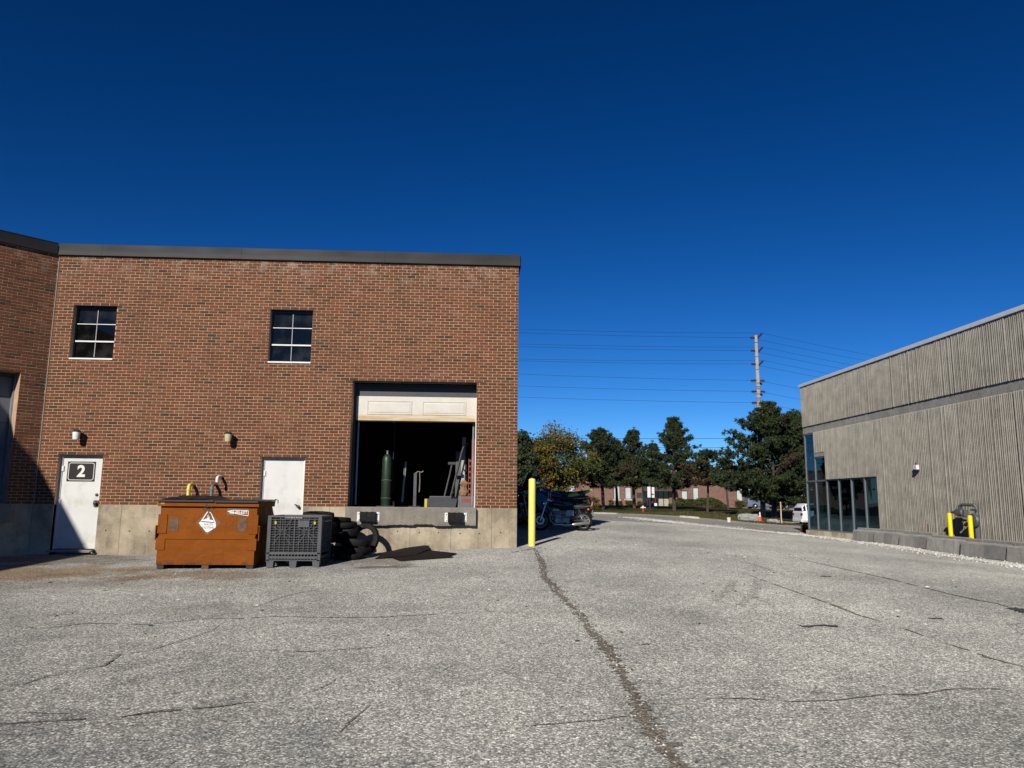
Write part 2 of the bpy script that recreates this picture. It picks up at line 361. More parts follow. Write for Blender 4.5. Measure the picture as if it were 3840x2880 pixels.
def grass_mat():
    M, nt, N, L, bs = _nt('lawn'); g = N.new('ShaderNodeNewGeometry'); co = g.outputs['Position']
    n1 = noise(N, L, co, .5, 6, .65); r1 = ramp(N, [(.3, (.035,.045,.012)), (.52, (.06,.06,.018)), (.72, (.11,.085,.035))]); L.new(n1, r1.inputs[0])
    n2 = noise(N, L, co, 14, 5, .7); r2 = ramp(N, [(.3, (.45,.45,.45)), (.7, (1.35,1.35,1.35))]); L.new(n2, r2.inputs[0])
    L.new(mixc(N, L, 1., r1.outputs[0], r2.outputs[0], 'MULTIPLY'), bs.inputs['Base Color']); bs.inputs['Roughness'].default_value = 1; bs.inputs['Specular IOR Level'].default_value = .1
    bump(N, L, n2, .05, 1., bs); return M
M_LAWN = grass_mat()

def sheet(name, xs, ys, mat, dz=0., kind='structure', parent=None):
    """grid following the ground; ys may be a function of x giving (front, back, count)"""
    P = []; nx = len(xs)
    for x in xs:
        yy = ys(x) if callable(ys) else ys
        P += [(x, y) for y in yy]
        ny = len(yy)
    Z = gz_arr(P)+dz
    V = [(p[0], p[1], z) for p, z in zip(P, Z)]
    Fc = [(i*ny+j, (i+1)*ny+j, (i+1)*ny+j+1, i*ny+j+1) for i in range(nx-1) for j in range(ny-1)]
    mb = MB(); mb.v = V; mb.f = Fc
    o = mb.build(name, mat, parent, smooth=True, recalc=False)
    if kind: o['kind'] = kind
    return o
def axis_pts(stops):
    out = []
    for (a, b, d) in stops: out += list(np.arange(a, b-1e-6, d))
    return out+[stops[-1][1]]
xs = axis_pts([(-900,-200,100),(-200,-60,20),(-60,-24,4),(-24,34,.5),(34,70,3),(70,220,15),(220,900,100)])
ys = axis_pts([(-300,-60,30),(-60,-8,4),(-8,48,.5),(48,130,2.),(130,240,15),(240,1500,120)])
ground = sheet('pavement', xs, ys, M_ASPH)
tag(ground, 'bleached cracked asphalt yard between brick and ribbed buildings')

def lerp_fn(pts):
    X = [p[0] for p in pts]; Y = [p[1] for p in pts]
    return lambda x: float(np.interp(x, X, Y))
lawn_front = lerp_fn([(-60,70),(-10,66),(9.4,58.6),(12.7,54.2),(14.2,50.6),(17.2,50.4),(21,51),(24.2,51.4)])
strip_front = lerp_fn([(-10,40),(1,37),(5.9,32.2),(7,30.6),(8.5,29.4),(10,31),(11,33.4),(12.2,34.6),(13,34.4),(15,33.6),(24,33),(40,33)])
rj = random.Random(5)
sheet('road', axis_pts([(-20,0,2),(0,27,.25),(27,60,3)]), lambda x: list(np.linspace(strip_front(x)+.25*math.sin(x*3.1)+.15*math.sin(x*7.7), 60+max(0, (x-24))*.2, 26)), M_ASPHD, .005)
def lawn_ys(x): return list(np.linspace(lawn_front(x), 62, 10))
sheet('lawn', axis_pts([(-60,-10,5),(-10,24,.5),(24,24.2,.2)]), lawn_ys, M_LAWN, .09)
sheet('lawn', axis_pts([(-60,-10,5),(-10,44,1),(44,80,6)]), list(np.linspace(62, 91, 20)), M_LAWN, .09)
sheet('lawn', axis_pts([(-60,-10,5),(-10,34,1)]), list(np.linspace(91, 105.5, 10)), M_LAWN, .09)
sheet('sidewalk', axis_pts([(-60,-10,5),(-10,34,1)]), list(np.linspace(105.5, 111.6, 5)), M_CURB, .11)
# kerb along the lawn
def ribbon(name, pts, w, h, mat, parent=None, seed=1):
    mb = MB(); r_ = random.Random(seed); n = len(pts)
    for i in range(n-1):
        a = Vector(pts[i]); b = Vector(pts[i+1]); t = (b-a).normalized(); nr = Vector((-t.y, t.x))
        q = [a, b, b+nr*w, a+nr*w]
        zz = gz_arr([(p.x, p.y) for p in q])
        mb.add([(p.x, p.y, z-.05) for p, z in zip(q, zz)]+[(p.x, p.y, z+h) for p, z in zip(q, zz)], [(0,3,2,1),(4,5,6,7),(0,1,5,4),(1,2,6,5),(2,3,7,6),(3,0,4,7)])
    return mb.build(name, mat, parent)
kx = list(np.arange(8, 24.3, .6))
M_CURBD = concrete('kerb_weathered', (.24,.225,.19), (.15,.14,.11))
tag(ribbon('kerb', [(x, lawn_front(x)-.12) for x in kx], .15, .11, M_CURBD), 'weathered concrete kerb along the front of the lawn', kind='structure')
for xa, xb in ((9.2, 10.6), (13.9, 15.0)):
    tag(ribbon('kerb', [(x, lawn_front(x)-.2) for x in np.linspace(xa, xb, 4)], .3, .15, M_CURB), 'short stretch of bare white kerb at the lawn edge', kind='structure')

# grass blades on the lawn (too many to count)
rg = np.random.RandomState(3); mb = MB()
gx = rg.uniform(2, 26, 26000); gy = 50.6+ rg.power(.8, 26000)*26
ok = gy > np.interp(gx, [-60,9.4,12.7,14.2,17.2,21,24.2,24.3,40], [70,58.7,54.3,50.7,50.5,51.1,51.5,62,62])+.1
gx, gy = gx[ok], gy[ok]; gzv = gz_arr(np.stack([gx, gy], 1))+.085
for x, y, z in zip(gx, gy, gzv):
    a = rg.uniform(0, 6.28); h = rg.uniform(.05, .13); w = rg.uniform(.02, .05)
    mb.v += [(x-w*math.cos(a), y-w*math.sin(a), z), (x+w*math.cos(a), y+w*math.sin(a), z), (x+rg.uniform(-.05,.05), y+rg.uniform(-.05,.05), z+h)]
    k = len(mb.v); mb.f.append((k-3, k-2, k-1))
M_BLADE = island_mat('grass_blade', [(0,(.025,.036,.01)), (.5,(.055,.058,.016)), (.85,(.1,.08,.03)), (1,(.17,.12,.06))], bmp=0)
tag(mb.build('grass', M_BLADE, None, recalc=False), 'short green and brown grass on the lawn', kind='stuff')

# gravel verge along the ribbed building
vg = [(x_, y_, w_*(2.4 if y_ > 31 else 1.5)) for x_, y_, w_ in [(8.6,42.5,.25),(9.8,39.5,.4),(11.1,36.6,.6),(12.3,34.6,.75),(13.2,32.6,.9),(13.75,30.5,.75),(13.7,28.5,.6),(13.35,26.4,.45),(13.1,24,.35),(12.9,21.5,.3),(12.7,19,.25),(12.5,16.5,.25),(12.4,14,.2)]]
def wstrip(name, pts, mat, dz, step=.08, jit=.35, seed=0, parent=None, broken=0.):
    """flat strip with ragged edges laid on the ground; pts = (x, y, half width)"""
    r_ = random.Random(seed); P = []
    wander = 0.
    for (x0,y0,w0),(x1,y1,w1) in zip(pts[:-1], pts[1:]):
        n = max(1, int(math.hypot(x1-x0, y1-y0)/step))
        P += [(x0+(x1-x0)*i/n, y0+(y1-y0)*i/n, w0+(w1-w0)*i/n) for i in range(n)]
    P.append(pts[-1]); V2 = []
    for i, (x, y, w) in enumerate(P):
        a = P[max(i-1, 0)]; b = P[min(i+1, len(P)-1)]; t = Vector((b[0]-a[0], b[1]-a[1])); t = t.normalized() if t.length > 1e-6 else Vector((1, 0))
        nx_, ny_ = -t.y, t.x; o = w*r_.uniform(-jit, jit)*.6
        wl = w*(1+r_.uniform(-jit, jit)); wr = w*(1+r_.uniform(-jit, jit))
        V2 += [(x+nx_*(wl+o), y+ny_*(wl+o)), (x+nx_*o, y+ny_*o), (x-nx_*(wr-o), y-ny_*(wr-o))]
    Z = gz_arr(V2)+dz; mb = MB(); mb.v = [(p[0], p[1], z) for p, z in zip(V2, Z)]
    gap = 0
    for i in range(len(P)-1):
        if broken:
            if gap > 0: gap -= 1; continue
            if r_.random() < broken: gap = r_.randint(1, 5)
        k = i*3; mb.f += [(k, k+1, k+4, k+3), (k+1, k+2, k+5, k+4)]
    return mb.build(name, mat, parent, recalc=False)
tag(wstrip('gravel_verge', vg, M_GRAVELB, .009, .15, .35, 3), 'white crushed stone verge beside the ribbed concrete building', kind='structure')
mb = MB(); rr_ = random.Random(8)
stones = []
for (x0,y0,w0),(x1,y1,w1) in zip(vg[:-1], vg[1:]):
    for k in range(190):
        t = rr_.random(); w = (w0+(w1-w0)*t)*1.5*rr_.gauss(0, .6)
        dx, dy = x1-x0, y1-y0; l = math.hypot(dx, dy)
        stones.append((x0+dx*t-dy/l*w, y0+dy*t+dx/l*w, rr_.uniform(.012, .04)))
zz = gz_arr([s[:2] for s in stones])
for (x, y, r_), z in zip(stones, zz):
    a = rr_.uniform(0, 3); c, s_ = math.cos(a)*r_, math.sin(a)*r_
    mb.add([(x+c, y+s_, z), (x-s_, y+c, z), (x-c, y-s_, z), (x+s_, y-c, z), (x+r_*.3, y, z+r_*.9), (x-r_*.3, y, z+r_*.8)], [(0,1,4),(1,5,4),(1,2,5),(2,3,5),(3,4,5),(3,0,4)])
tag(mb.build('loose_gravel', M_GRAVEL, None, recalc=False), 'loose pale stones scattered along the gravel verge', kind='stuff')

# cracks traced from the photograph, laid on the pavement
def crack(pts, w, seed, mat=None, jit=.55, step=.035):
    G = [gpix(u, v) for u, v in pts]; G = [(p.x, p.y, w*(.62 if w < .05 and mat is None else 1.)*random.Random(seed*31+i).uniform(.5, 1.3)) for i, p in enumerate(G)]
    G = [(x, y, q*min(1., .15+.6*i, .15+.6*(len(G)-1-i))) for i, (x, y, q) in enumerate(G)] if mat is None and w < .05 else G
    o = wstrip('crack', G, mat or M_CRACK, .004+.0012*(seed % 5), step, jit, seed, ground, .05 if w < .05 and mat is None else (.02 if mat is None else 0.)); return o
Lc = lambda L_: [(x*.868, 1900+y*.868) for x, y in L_]
Rc = lambda L_: [(1920+x*.868, 1900+y*.868) for x, y in L_]
Bc = lambda L_: [(1960+x*.5906, 1900+y*.5906) for x, y in L_]
crack(Bc([(75,262),(92,300),(105,330),(120,352),(130,400),(140,455),(190,500),(212,535),(250,570),(285,612),(330,650),(365,690),(400,740),(450,810),(500,870),(530,905),(560,930),(600,1010),(640,1090),(670,1150),(700,1200),(760,1320),(810,1420),(880,1500),(960,1600),(1010,1659),(1100,1800)]), .0515, 1, jit=.8, step=.03)
MAIN = Bc([(75,262),(130,400),(190,500),(330,650),(450,810),(560,930),(640,1090),(760,1320),(880,1500),(1010,1659),(1100,1800)])
_r = random.Random(44); mbg = MB(); mbd = MB()
Gm = [gpix(u, v) for u, v in MAIN]
for a, b in zip(Gm[:-1], Gm[1:]):
    L_ = (b-a).length; nr = Vector((-(b-a).y, (b-a).x, 0)).normalized()
    for k in range(int(L_*70)):
        q = a+(b-a)*_r.random()+nr*_r.gauss(0, .07); s_ = _r.uniform(.004, .012); z = gz(q.x, q.y)+.004; an = _r.uniform(0, 3.1); c_, d_ = math.cos(an)*s_, math.sin(an)*s_
        (mbg if _r.random() < .45 else mbd).add([(q.x+c_*1.5, q.y+d_*1.5, z), (q.x-d_, q.y+c_, z), (q.x-c_*1.3, q.y-d_*1.3, z), (q.x+d_, q.y-c_, z), (q.x, q.y, z+s_*.8)], [(0,1,4),(1,2,4),(2,3,4),(3,0,4)])
tag(mbg.build('grit', M_GRAVEL, None, recalc=False), 'pale chips of stone along the main crack', kind='stuff')
tag(mbd.build('grit', island_mat('crack_grit', [(0,(.04,.035,.028)), (1,(.16,.13,.1))], bmp=0), None, recalc=False), 'dark grit and dirt lying in the main crack', kind='stuff')
for i, (pts, w) in enumerate([
  (Lc([(-60,945),(60,938),(200,930),(300,925),(400,915),(520,912),(650,890),(780,880),(900,870),(1050,850),(1150,845)]), .028),
  (Lc([(0,898),(120,893),(260,897),(400,893)]), .010),
  (Lc([(0,780),(100,770),(200,735),(300,715),(450,690),(520,640),(640,625),(750,590),(850,560),(920,535),(960,500)]), .012),
  (Lc([(350,650),(430,648),(520,638)]), .010),
  (Lc([(0,510),(180,528),(380,505),(640,510),(880,485),(1040,484),(1200,475),(1400,480),(1600,480),(1900,465),(2200,450)]), .017),
  (Lc([(930,630),(1060,626),(1200,620),(1320,628),(1480,620),(1600,610),(1700,600)]), .014),
  (Lc([(1290,815),(1350,800),(1440,760),(1470,710)]), .011),
  (Lc([(1090,440),(1130,425),(1180,405),(1260,380),(1400,355)]), .018),
  (Lc([(1470,975),(1500,940),(1560,890),(1600,860)]), .02),
  (Lc([(1350,810),(1420,830),(1500,850),(1580,855)]), .008),
  (Rc([(-40,965),(60,952),(120,945),(220,938),(300,930),(380,925),(450,912),(540,908)]), .016),
  (Rc([(1000,285),(1060,310),(1200,360),(1300,395),(1400,430),(1500,470),(1600,500)]), .035),
  (Rc([(1640,515),(1700,530),(1780,560),(1860,585)]), .02),
  (Rc([(960,228),(1080,262),(1200,300)]), .02),
  (Rc([(1150,205),(1300,240),(1400,262),(1500,285),(1600,305),(1700,330),(1800,355),(1900,380),(2000,402),(2100,420),(2212,455),(2300,480)]), .045),
  (Rc([(1870,590),(1940,612),(2000,630),(2060,655),(2120,670),(2212,695)]), .022),
  (Rc([(700,830),(850,833),(1000,830),(1200,845),(1400,840),(1600,815),(1750,815),(1900,790),(2100,790),(2212,805)]), .012),
  (Rc([(120,430),(180,436),(250,425)]), .015),
  (Rc([(0,198),(40,190),(90,183),(130,176)]), .05),
  (Bc([(560,1345),(640,1335),(720,1325)]), .03)]):
    crack(pts, w, i+2)
for pts, w in ((Rc([(1252,519),(1300,517),(1360,515),(1408,520)]), .055), (Rc([(2150,440),(2190,446),(2230,452),(2300,465)]), .2), (Rc([(1335,302),(1378,301)]), .05), (Rc([(1035,393),(1065,392)]), .035), (Rc([(1800,484),(1860,486)]), .04),
               (Rc([(560,597),(600,594)]) , .012), (Lc([(640,517),(660,514)]), .02), (Rc([(272,582),(292,581)]), .015)):
    crack(pts, w, 77+int(pts[0][0]) % 40, M_TAR, .4)
tag(wstrip('tyre_mark', [(*gpix(*q)[:2], .05) for q in Rc([(1062,312),(1056,345),(1040,375),(1015,405),(985,425)])], asphalt('tyre_smear', (.34,.335,.305), (.09,.085,.08), 62, .2, fine=False), .0045, .08, .5, 5, ground))
tag(wstrip('tyre_mark', [(*gpix(*q)[:2], .06) for q in Rc([(958,318),(945,345),(915,380),(880,408)])], bpy.data.materials['tyre_smear'], .0045, .08, .5, 6, ground))
# bits of litter and grit lying about
r_ = random.Random(21)
mb = MB(); mbk = MB()
for k in range(260):
    x = r_.uniform(-9, 9); y = r_.uniform(3, 20)
    if y > 16.4 and x < 1.2: continue
    s_ = r_.uniform(.004, .014)*(1 if y < 8 else 1.8); z = gz(x, y)
    a = r_.uniform(0, 3.1); c, q = math.cos(a)*s_, math.sin(a)*s_
    (mb if r_.random() < .5 else mbk).add([(x+c*1.6, y+q*1.6, z), (x-q, y+c, z), (x-c*1.6, y-q*1.6, z), (x+q, y-c, z), (x, y, z+s_*.8)], [(0,1,4),(1,2,4),(2,3,4),(3,0,4)])
tag(mb.build('grit', M_GRAVEL, None, recalc=False), 'pale grit scattered over the asphalt', kind='stuff')
tag(mbk.build('grit', island_mat('dark_grit', [(0,(.03,.025,.02)), (1,(.12,.08,.05))], bmp=0), None, recalc=False), 'dark bits of dead leaf and dirt on the asphalt', kind='stuff')
# ------------------------------------------------------------------ brick building
D = 16.89; XL, XR = -9.43, .95; ZB = 1.355; CH = .06667; ROWS = 83; ZT = ZB+ROWS*CH; ZROOF = 7.155
zr = lambda k: ZB+k*CH
BW = thing('brick_building', 'brown brick industrial building with dark metal roof edge and raised loading door', 'building', (XL, D, 0))
OR = Vector((XL, D, 0))
class Frame:
    def __init__(s, o, sd, inn): s.o = Vector(o); s.sd = Vector(sd); s.inn = Vector(inn)
    def __call__(s, a, d, z): p = s.o+s.sd*a+s.inn*d; return (p.x-OR.x, p.y-OR.y, z)
FM = Frame((XL, D, 0), (1, 0, 0), (0, 1, 0)); WQ = .70710678
FW = Frame((XL, D, 0), (-WQ, -WQ, 0), (-WQ, WQ, 0))
LM = XR-XL; LW = 4.5
def fbox(mb, F, a, b):
    (s0, d0, z0), (s1, d1, z1) = a, b
    return mb.add([F(s0,d0,z0),F(s1,d0,z0),F(s1,d1,z0),F(s0,d1,z0),F(s0,d0,z1),F(s1,d0,z1),F(s1,d1,z1),F(s0,d1,z1)], [(0,3,2,1),(4,5,6,7),(0,1,5,4),(1,2,6,5),(2,3,7,6),(3,0,4,7)])
# openings (s0, s1, z0, z1)
WIN1 = (-9.0-XL, -8.055-XL, zr(48), zr(66)); WIN2 = (-4.665-XL, -3.71-XL, zr(48), zr(66))
DOOR1 = (-9.0-XL, -8.065-XL, .0, zr(16)); DOOR2 = (-4.67-XL, -3.72-XL, .3, zr(16)); DOCK = (-2.76-XL, .025-XL, ZB, zr(42))
OPM = [WIN1, WIN2, DOOR1, DOOR2, DOCK]
OPW = [(.50, 2.6, ZB, zr(42))]
def wall_shell(name, F, L_, ops, z0, z1, mat, d0=.0, th=.3, parent=BW):
    ss = sorted({0, L_, *[o[0] for o in ops], *[o[1] for o in ops]}); zs = sorted({z0, z1, *[min(max(o[2], z0), z1) for o in ops], *[min(max(o[3], z0), z1) for o in ops]})
    mb = MB(); cell = lambda s, z: any(o[0] < s < o[1] and o[2] < z < o[3] for o in ops)
    for a, b in zip(ss[:-1], ss[1:]):
        for c, e in zip(zs[:-1], zs[1:]):
            if not cell((a+b)/2, (c+e)/2):
                mb.add([F(a,d0,c),F(b,d0,c),F(b,d0,e),F(a,d0,e)], [(0,1,2,3)]); mb.add([F(a,th,c),F(b,th,c),F(b,th,e),F(a,th,e)], [(3,2,1,0)])
    for s0, s1, a, b in ops:
        cut = a < z0-.001; a = max(a, z0); b = min(b, z1)
        if b <= a: continue
        for q in ([(s0,a),(s0,b)], [(s1,a),(s1,b)], [(s0,b),(s1,b)])+(() if cut else ([(s0,a),(s1,a)],)):
            (p, z_), (p2, z2) = q
            mb.add([F(p,d0,z_),F(p2,d0,z2),F(p2,th,z2),F(p,th,z_)], [(0,1,2,3)])
    mb.add([F(0,d0,z1),F(L_,d0,z1),F(L_,th,z1),F(0,th,z1)], [(0,1,2,3)])
    return mb.build(name, mat, parent, recalc=False)
def bricks_for(F, L_, ops, seed, first=.0):
    r_ = random.Random(seed); out = []; J = .010
    for k in range(ROWS):
        za, zb = zr(k)+J/2, zr(k+1)-J/2; zc = (za+zb)/2
        seg = [(0., L_)]
        for o in ops:
            if o[2]-.001 < zc < o[3]+.001:
                n_ = []
                for a, b in seg:
                    if o[0] > a and o[1] < b: n_ += [(a, o[0]), (o[1], b)]
                    elif o[0] <= a < o[1] < b: n_.append((o[1], b))
                    elif a < o[0] < b <= o[1]: n_.append((a, o[0]))
                    elif o[0] <= a and b <= o[1]: pass
                    else: n_.append((a, b))
                seg = n_
        off = first+(.1 if k % 2 else 0.)+r_.uniform(-.006, .006)
        for a, b in seg:
            s = math.floor((a-off)/.2)*.2+off
            while s < b-.005:
                p, q = max(a, s)+J/2*(s > a), min(b, s+.2)-J/2*(s+.2 < b)
                if s <= a: p = a+.001
                if q-p > .02: out.append((p+r_.uniform(0,.002), q-r_.uniform(0,.002), za+r_.uniform(-.001,.001), zb+r_.uniform(-.001,.001), -.005-r_.uniform(0,.003)))
                s += .2
    return out
def emit_brick(mb, F, b):
    p, q, za, zb, d = b; e = .0035; m_ = d+.0035
    A = [(p+e,d,za+e),(q-e,d,za+e),(q-e,d,zb-e),(p+e,d,zb-e),(p,m_,za),(q,m_,za),(q,m_,zb),(p,m_,zb),(p,.03,za),(q,.03,za),(q,.03,zb),(p,.03,zb)]
    mb.add([F(*x) for x in A], [(0,1,2,3),(0,4,5,1),(1,5,6,2),(2,6,7,3),(3,7,4,0),(4,8,9,5),(5,9,10,6),(6,10,11,7),(7,11,8,4)])
wallM = wall_shell('wall', FM, LM, OPM, ZB, ZT+.15, M_MORTAR)
wallW = wall_shell('wall', FW, LW, OPW, ZB, ZT+.15, M_MORTAR)
bl = bricks_for(FM, LM, OPM, 11)
for i, b in enumerate(bl): bl[i] = b
def bdist(b):
    s = (b[0]+b[1])/2+XL; z = (b[2]+b[3])/2; return math.hypot(math.hypot(s-0, D), z-1.5)-(b[1]-b[0])*40
order = sorted(range(len(bl)), key=lambda i: bdist(bl[i])); singles = set(order[:300])
mb = MB()
for i, b in enumerate(bl):
    if i not in singles: emit_brick(mb, FM, b)
tag(mb.build('brickwork', M_BRICK, wallM, recalc=False), kind='stuff')
meshes = {}
for i in sorted(singles):
    p, q, za, zb, d = bl[i]; key = round(q-p, 2)
    if key not in meshes:
        t = MB(); Fz = Frame(OR, (1,0,0), (0,1,0)); emit_brick(t, Fz, (0, q-p, 0, CH-.01, -.006)); o = t.build('brick', M_BRICK1, wallM, recalc=False); meshes[key] = o.data
    else:
        o = bpy.data.objects.new('brick', meshes[key]); COL.objects.link(o); o.parent = wallM
    o.location = (p, d+.006, za)
mb = MB()
for b in bricks_for(FW, LW, OPW, 12, .03): emit_brick(mb, FW, b)
tag(mb.build('brickwork', M_BRICK, wallW, recalc=False), kind='stuff')
# solder course shadow lines: steel lintels
for s0, s1, z_ in ((WIN1[0]-.0, WIN1[1]+.1, WIN1[3]), (WIN2[0]-.13, WIN2[1]+.02, WIN2[3]), (DOCK[0]-.16, DOCK[1]+.2, DOCK[3]), (DOOR1[0]-.02, DOOR1[1]+.1, DOOR1[3]), (DOOR2[0]-.05, DOOR2[1]+.05, DOOR2[3])):
    fbox(MB(), FM, (s0, -.004, z_-.003), (s1, .2, z_+.004)).build('lintel', M_DARKMETAL, wallM)
# sealant bead in the inner corner
mb = MB(); mb.tube([FM(.012, -.012, ZB), FM(.012, -.012, ZT)], .010, 6).build('sealant_joint', plain('sealant', (.3,.25,.2), .8), wallM)
# other walls: side, rear, and the court wall that stands beyond the left edge of the picture
M_BRICKP = plain('brick_plain', (.27,.115,.072), .9, var=.25, scale=9)
XC = XL-LW*WQ; YC = D-LW*WQ; YE = 43.
def blk(a, b, name, mat, bev=0): return MB().box(Vector(a)-OR, Vector(b)-OR).build(name, mat, BW)
blk((XR-.3, D+.301, -.3), (XR, YE, ZT+.15), 'wall', M_BRICKP)
blk((XC-9, YE-.3, -.3), (XR-.301, YE, ZT+.15), 'wall', M_BRICKP)
blk((XC-.3, -14, -.3), (XC, YC+.1, ZT+.15), 'wall', M_BRICKP)
blk((XC-9, -14, -.3), (XC-8.7, YE-.31, ZT+.15), 'wall', M_BRICKP)
blk((XC-8.69, -14, -.3), (XC-.31, -13.7, ZT+.15), 'wall', M_BRICKP)
ro = MB(); P = [(XC-9, -14), (XC, -14), (XC, YC), (XL, D), (XR, D), (XR, YE), (XC-9, YE)]
ro.prism([(x-OR.x, y-OR.y) for x, y in P], 'z', ZT+.16, ZT+.22); ro.build('roof', plain('roof_felt', (.06,.06,.06), .9), BW)
# fascia: sheet metal lengths with a small overlap, drip edge below
def fascia(F, s0, s1, z0, z1, d0):
    mb = MB(); fbox(mb, F, (s0, d0, z0), (s1, d0+.2, z1)); fbox(mb, F, (s0, d0-.012, z0-.0), (s1, d0+.0, z0+.012)); fbox(mb, F, (s0, d0-.008, z1-.012), (s1, d0+.2, z1+.006))
    return mb.build('fascia', M_FASCIA, BW)
cuts = [.0, .95, 4.05, 7.3, LM+.03]
rf = random.Random(4)
for a, b in zip(cuts[:-1], cuts[1:]):
    # slightly buckled sheet
    mb = MB(); n = max(6, int((b-a)/.12)); zs = np.linspace(ZT+.008, ZROOF, 5); rows = []
    for i in range(n+1):
        for z in zs:
            t = (z-zs[0])/(zs[-1]-zs[0]); s = a+.002+(b-a-.004)*i/n
            w = .004*math.sin(s*5.1+1)+.004*math.sin(s*2.3+.5)*(t-.3)+rf.uniform(-.0012,.0012)
            rows.append(FM(s, -.052+w*math.sin(math.pi*min(1, t*1.1))-(.012 if z == zs[0] else 0), z))
    m_ = len(zs); fs = [(i*m_+j, (i+1)*m_+j, (i+1)*m_+j+1, i*m_+j+1) for i in range(n) for j in range(m_-1)]
    mb.add(rows, fs)
    fbox(mb, FM, (a+.002, -.05, ZROOF-.001), (b-.002, .25, ZROOF+.006)); fbox(mb, FM, (a+.002, -.048, ZT+.004), (b-.002, .1, ZT+.012))
    fo = mb.build('fascia', M_FASCIA, BW, smooth=True)
    for s in np.arange(a+.35, b, .8):
        MB().lathe([(.008, 0), (.006, .004)], FM(s, -.058, ZT+.13), (0,-1,0), 8).build('rivet', M_DARKMETAL, fo)
fascia(FW, .06, LW+.02, ZT+.01, ZROOF, -.05)
MB().box(Vector((XC-.02, -14, ZT+.01))-OR, Vector((XC+.05, YC-.02, ZROOF))-OR).build('fascia', M_FASCIA, BW)
MB().box(Vector((XR-.02, D+.0, ZT+.01))-OR, Vector((XR+.05, YE, ZROOF))-OR).build('fascia', M_FASCIA, BW)

# foundation: cast in panels, joints open by a few mm
def ragged_panel(F, s0, s1, z0, z1, d, name='concrete_panel', mat=M_FOUND):
    mb = MB(); fbox(mb, F, (s0, d, z0), (s1, .3, z1)); return mb.build(name, mat, FND)
FND = MB(); fbox(FND, FM, (0, .012, -.3), (DOOR1[0], .25, ZB-.002)); fbox(FND, FM, (DOOR1[1], .012, -.3), (DOOR2[0], .25, ZB-.002)); fbox(FND, FM, (DOOR2[0], .012, -.3), (DOOR2[1], .25, .34)); fbox(FND, FM, (DOOR2[1], .012, -.3), (LM, .25, ZB-.002)); FND = FND.build('foundation', plain('joint_dark', (.12,.1,.08), .95), BW)
js = [DOOR1[1], 1.86, 2.75, 3.64, 4.53, DOOR2[0], ]
js2 = [DOOR2[1], 6.29, 7.16, 8.05, 8.94, 9.83, LM]
ragged_panel(FM, 0, DOOR1[0], -.3, ZB, -.006)
for a, b in list(zip(js[:-1], js[1:]))+list(zip(js2[:-1], js2[1:])):
    pn = ragged_panel(FM, a+.003, b-.003, -.3, ZB, -.006-.0008*(int(a*10) % 3))
    for sx in (a+.2, a+.62):
        if sx < b-.1: MB().lathe([(.016, 0), (.014, .003), (.004, .0035)], FM(sx, -.0085, .82+.02*math.sin(a*9)), (0,-1,0), 9).build('tie_hole_disc', M_BLACK, pn)  # raised black discs; the dark inside of each hole is painted
ragged_panel(FM, DOOR2[0], DOOR2[1], -.3, .35, -.006)
for a, b in ((0.01, .48), (.483, 1.37), (1.373, 2.26), (2.263, 3.3), (3.303, LW)): ragged_panel(FW, a, b, -.3, ZB-.001, -.006)
MB().box(Vector((XR-.012, D-.006, -.3))-OR, Vector((XR+.004, D+4, ZB))-OR).build('foundation', M_FOUND, BW)
# dock lips: protruding slab with a broken lower edge
def dock_lip(F, s0, s1, z0, z1, p, seed):
    r_ = random.Random(seed); n = int((s1-s0)/.03); mb = MB(); ring = []
    for i in range(n+1):
        s = s0+(s1-s0)*i/n; rg_ = r_.uniform(-.006, .006)+.012*math.sin(s*7)*math.sin(s*2.3)+(.02 if 1.5 < s-s0 < 1.9 else 0)
        zb = z0+max(-.02, rg_)
        ring.append([F(s, -p+.008+r_.uniform(-.004,.004), zb), F(s, -p+r_.uniform(-.001,.001), zb+.03), F(s, -p, z1-.012), F(s, -p+.012, z1), F(s, .02, z1), F(s, .02, zb+r_.uniform(-.01,.01))])
    V = [q for R in ring for q in R]; fs = [(i*6+j, (i+1)*6+j, (i+1)*6+(j+1) % 6, i*6+(j+1) % 6) for i in range(n) for j in range(6)]
    fs += [tuple(range(6)), tuple(range(n*6+5, n*6-1, -1))]
    mb.add(V, fs); return mb.build('dock_lip', M_SLAB, BW)
dock_lip(FM, DOCK[0]-.02, .05-XL, .975, ZB+.006, .135, 3)
dock_lip(FW, .44, 2.7, .975, ZB+.006, .135, 5)
def dock_bumper(F, s, group, lbl):
    c = F(s, -.135, 1.15); t = thing('dock_bumper', lbl, 'bumper', Vector(c)+OR, 0, group)
    MB().box((-.24, -.014, -.1), (.24, 0, .1)).build('mounting_plate', M_WHITE, t)
    b = MB(); 
    for k in range(9): b.box((-.17+.0378*k, -.115-.006*(k % 2), -.1), (-.17+.0378*k+.036, -.014, .11-.004*(k % 3)))
    b.build('rubber_pad', M_RUBBER, t)
    for sx in (-.205, .205):
        for z_ in (-.065, .065): MB().lathe([(.016, 0), (.016, .012), (.006, .015)], (sx, -.014, z_), (0,-1,0), 6).build('bolt', M_STEEL, t)
dock_bumper(FM, -2.28-XL, 'dock bumpers on the loading dock', 'black rubber dock bumper on the dock lip end beside the tyre pile'); dock_bumper(FM, -.39-XL, 'dock bumpers on the loading dock', 'black rubber dock bumper on the dock lip end towards the building corner')

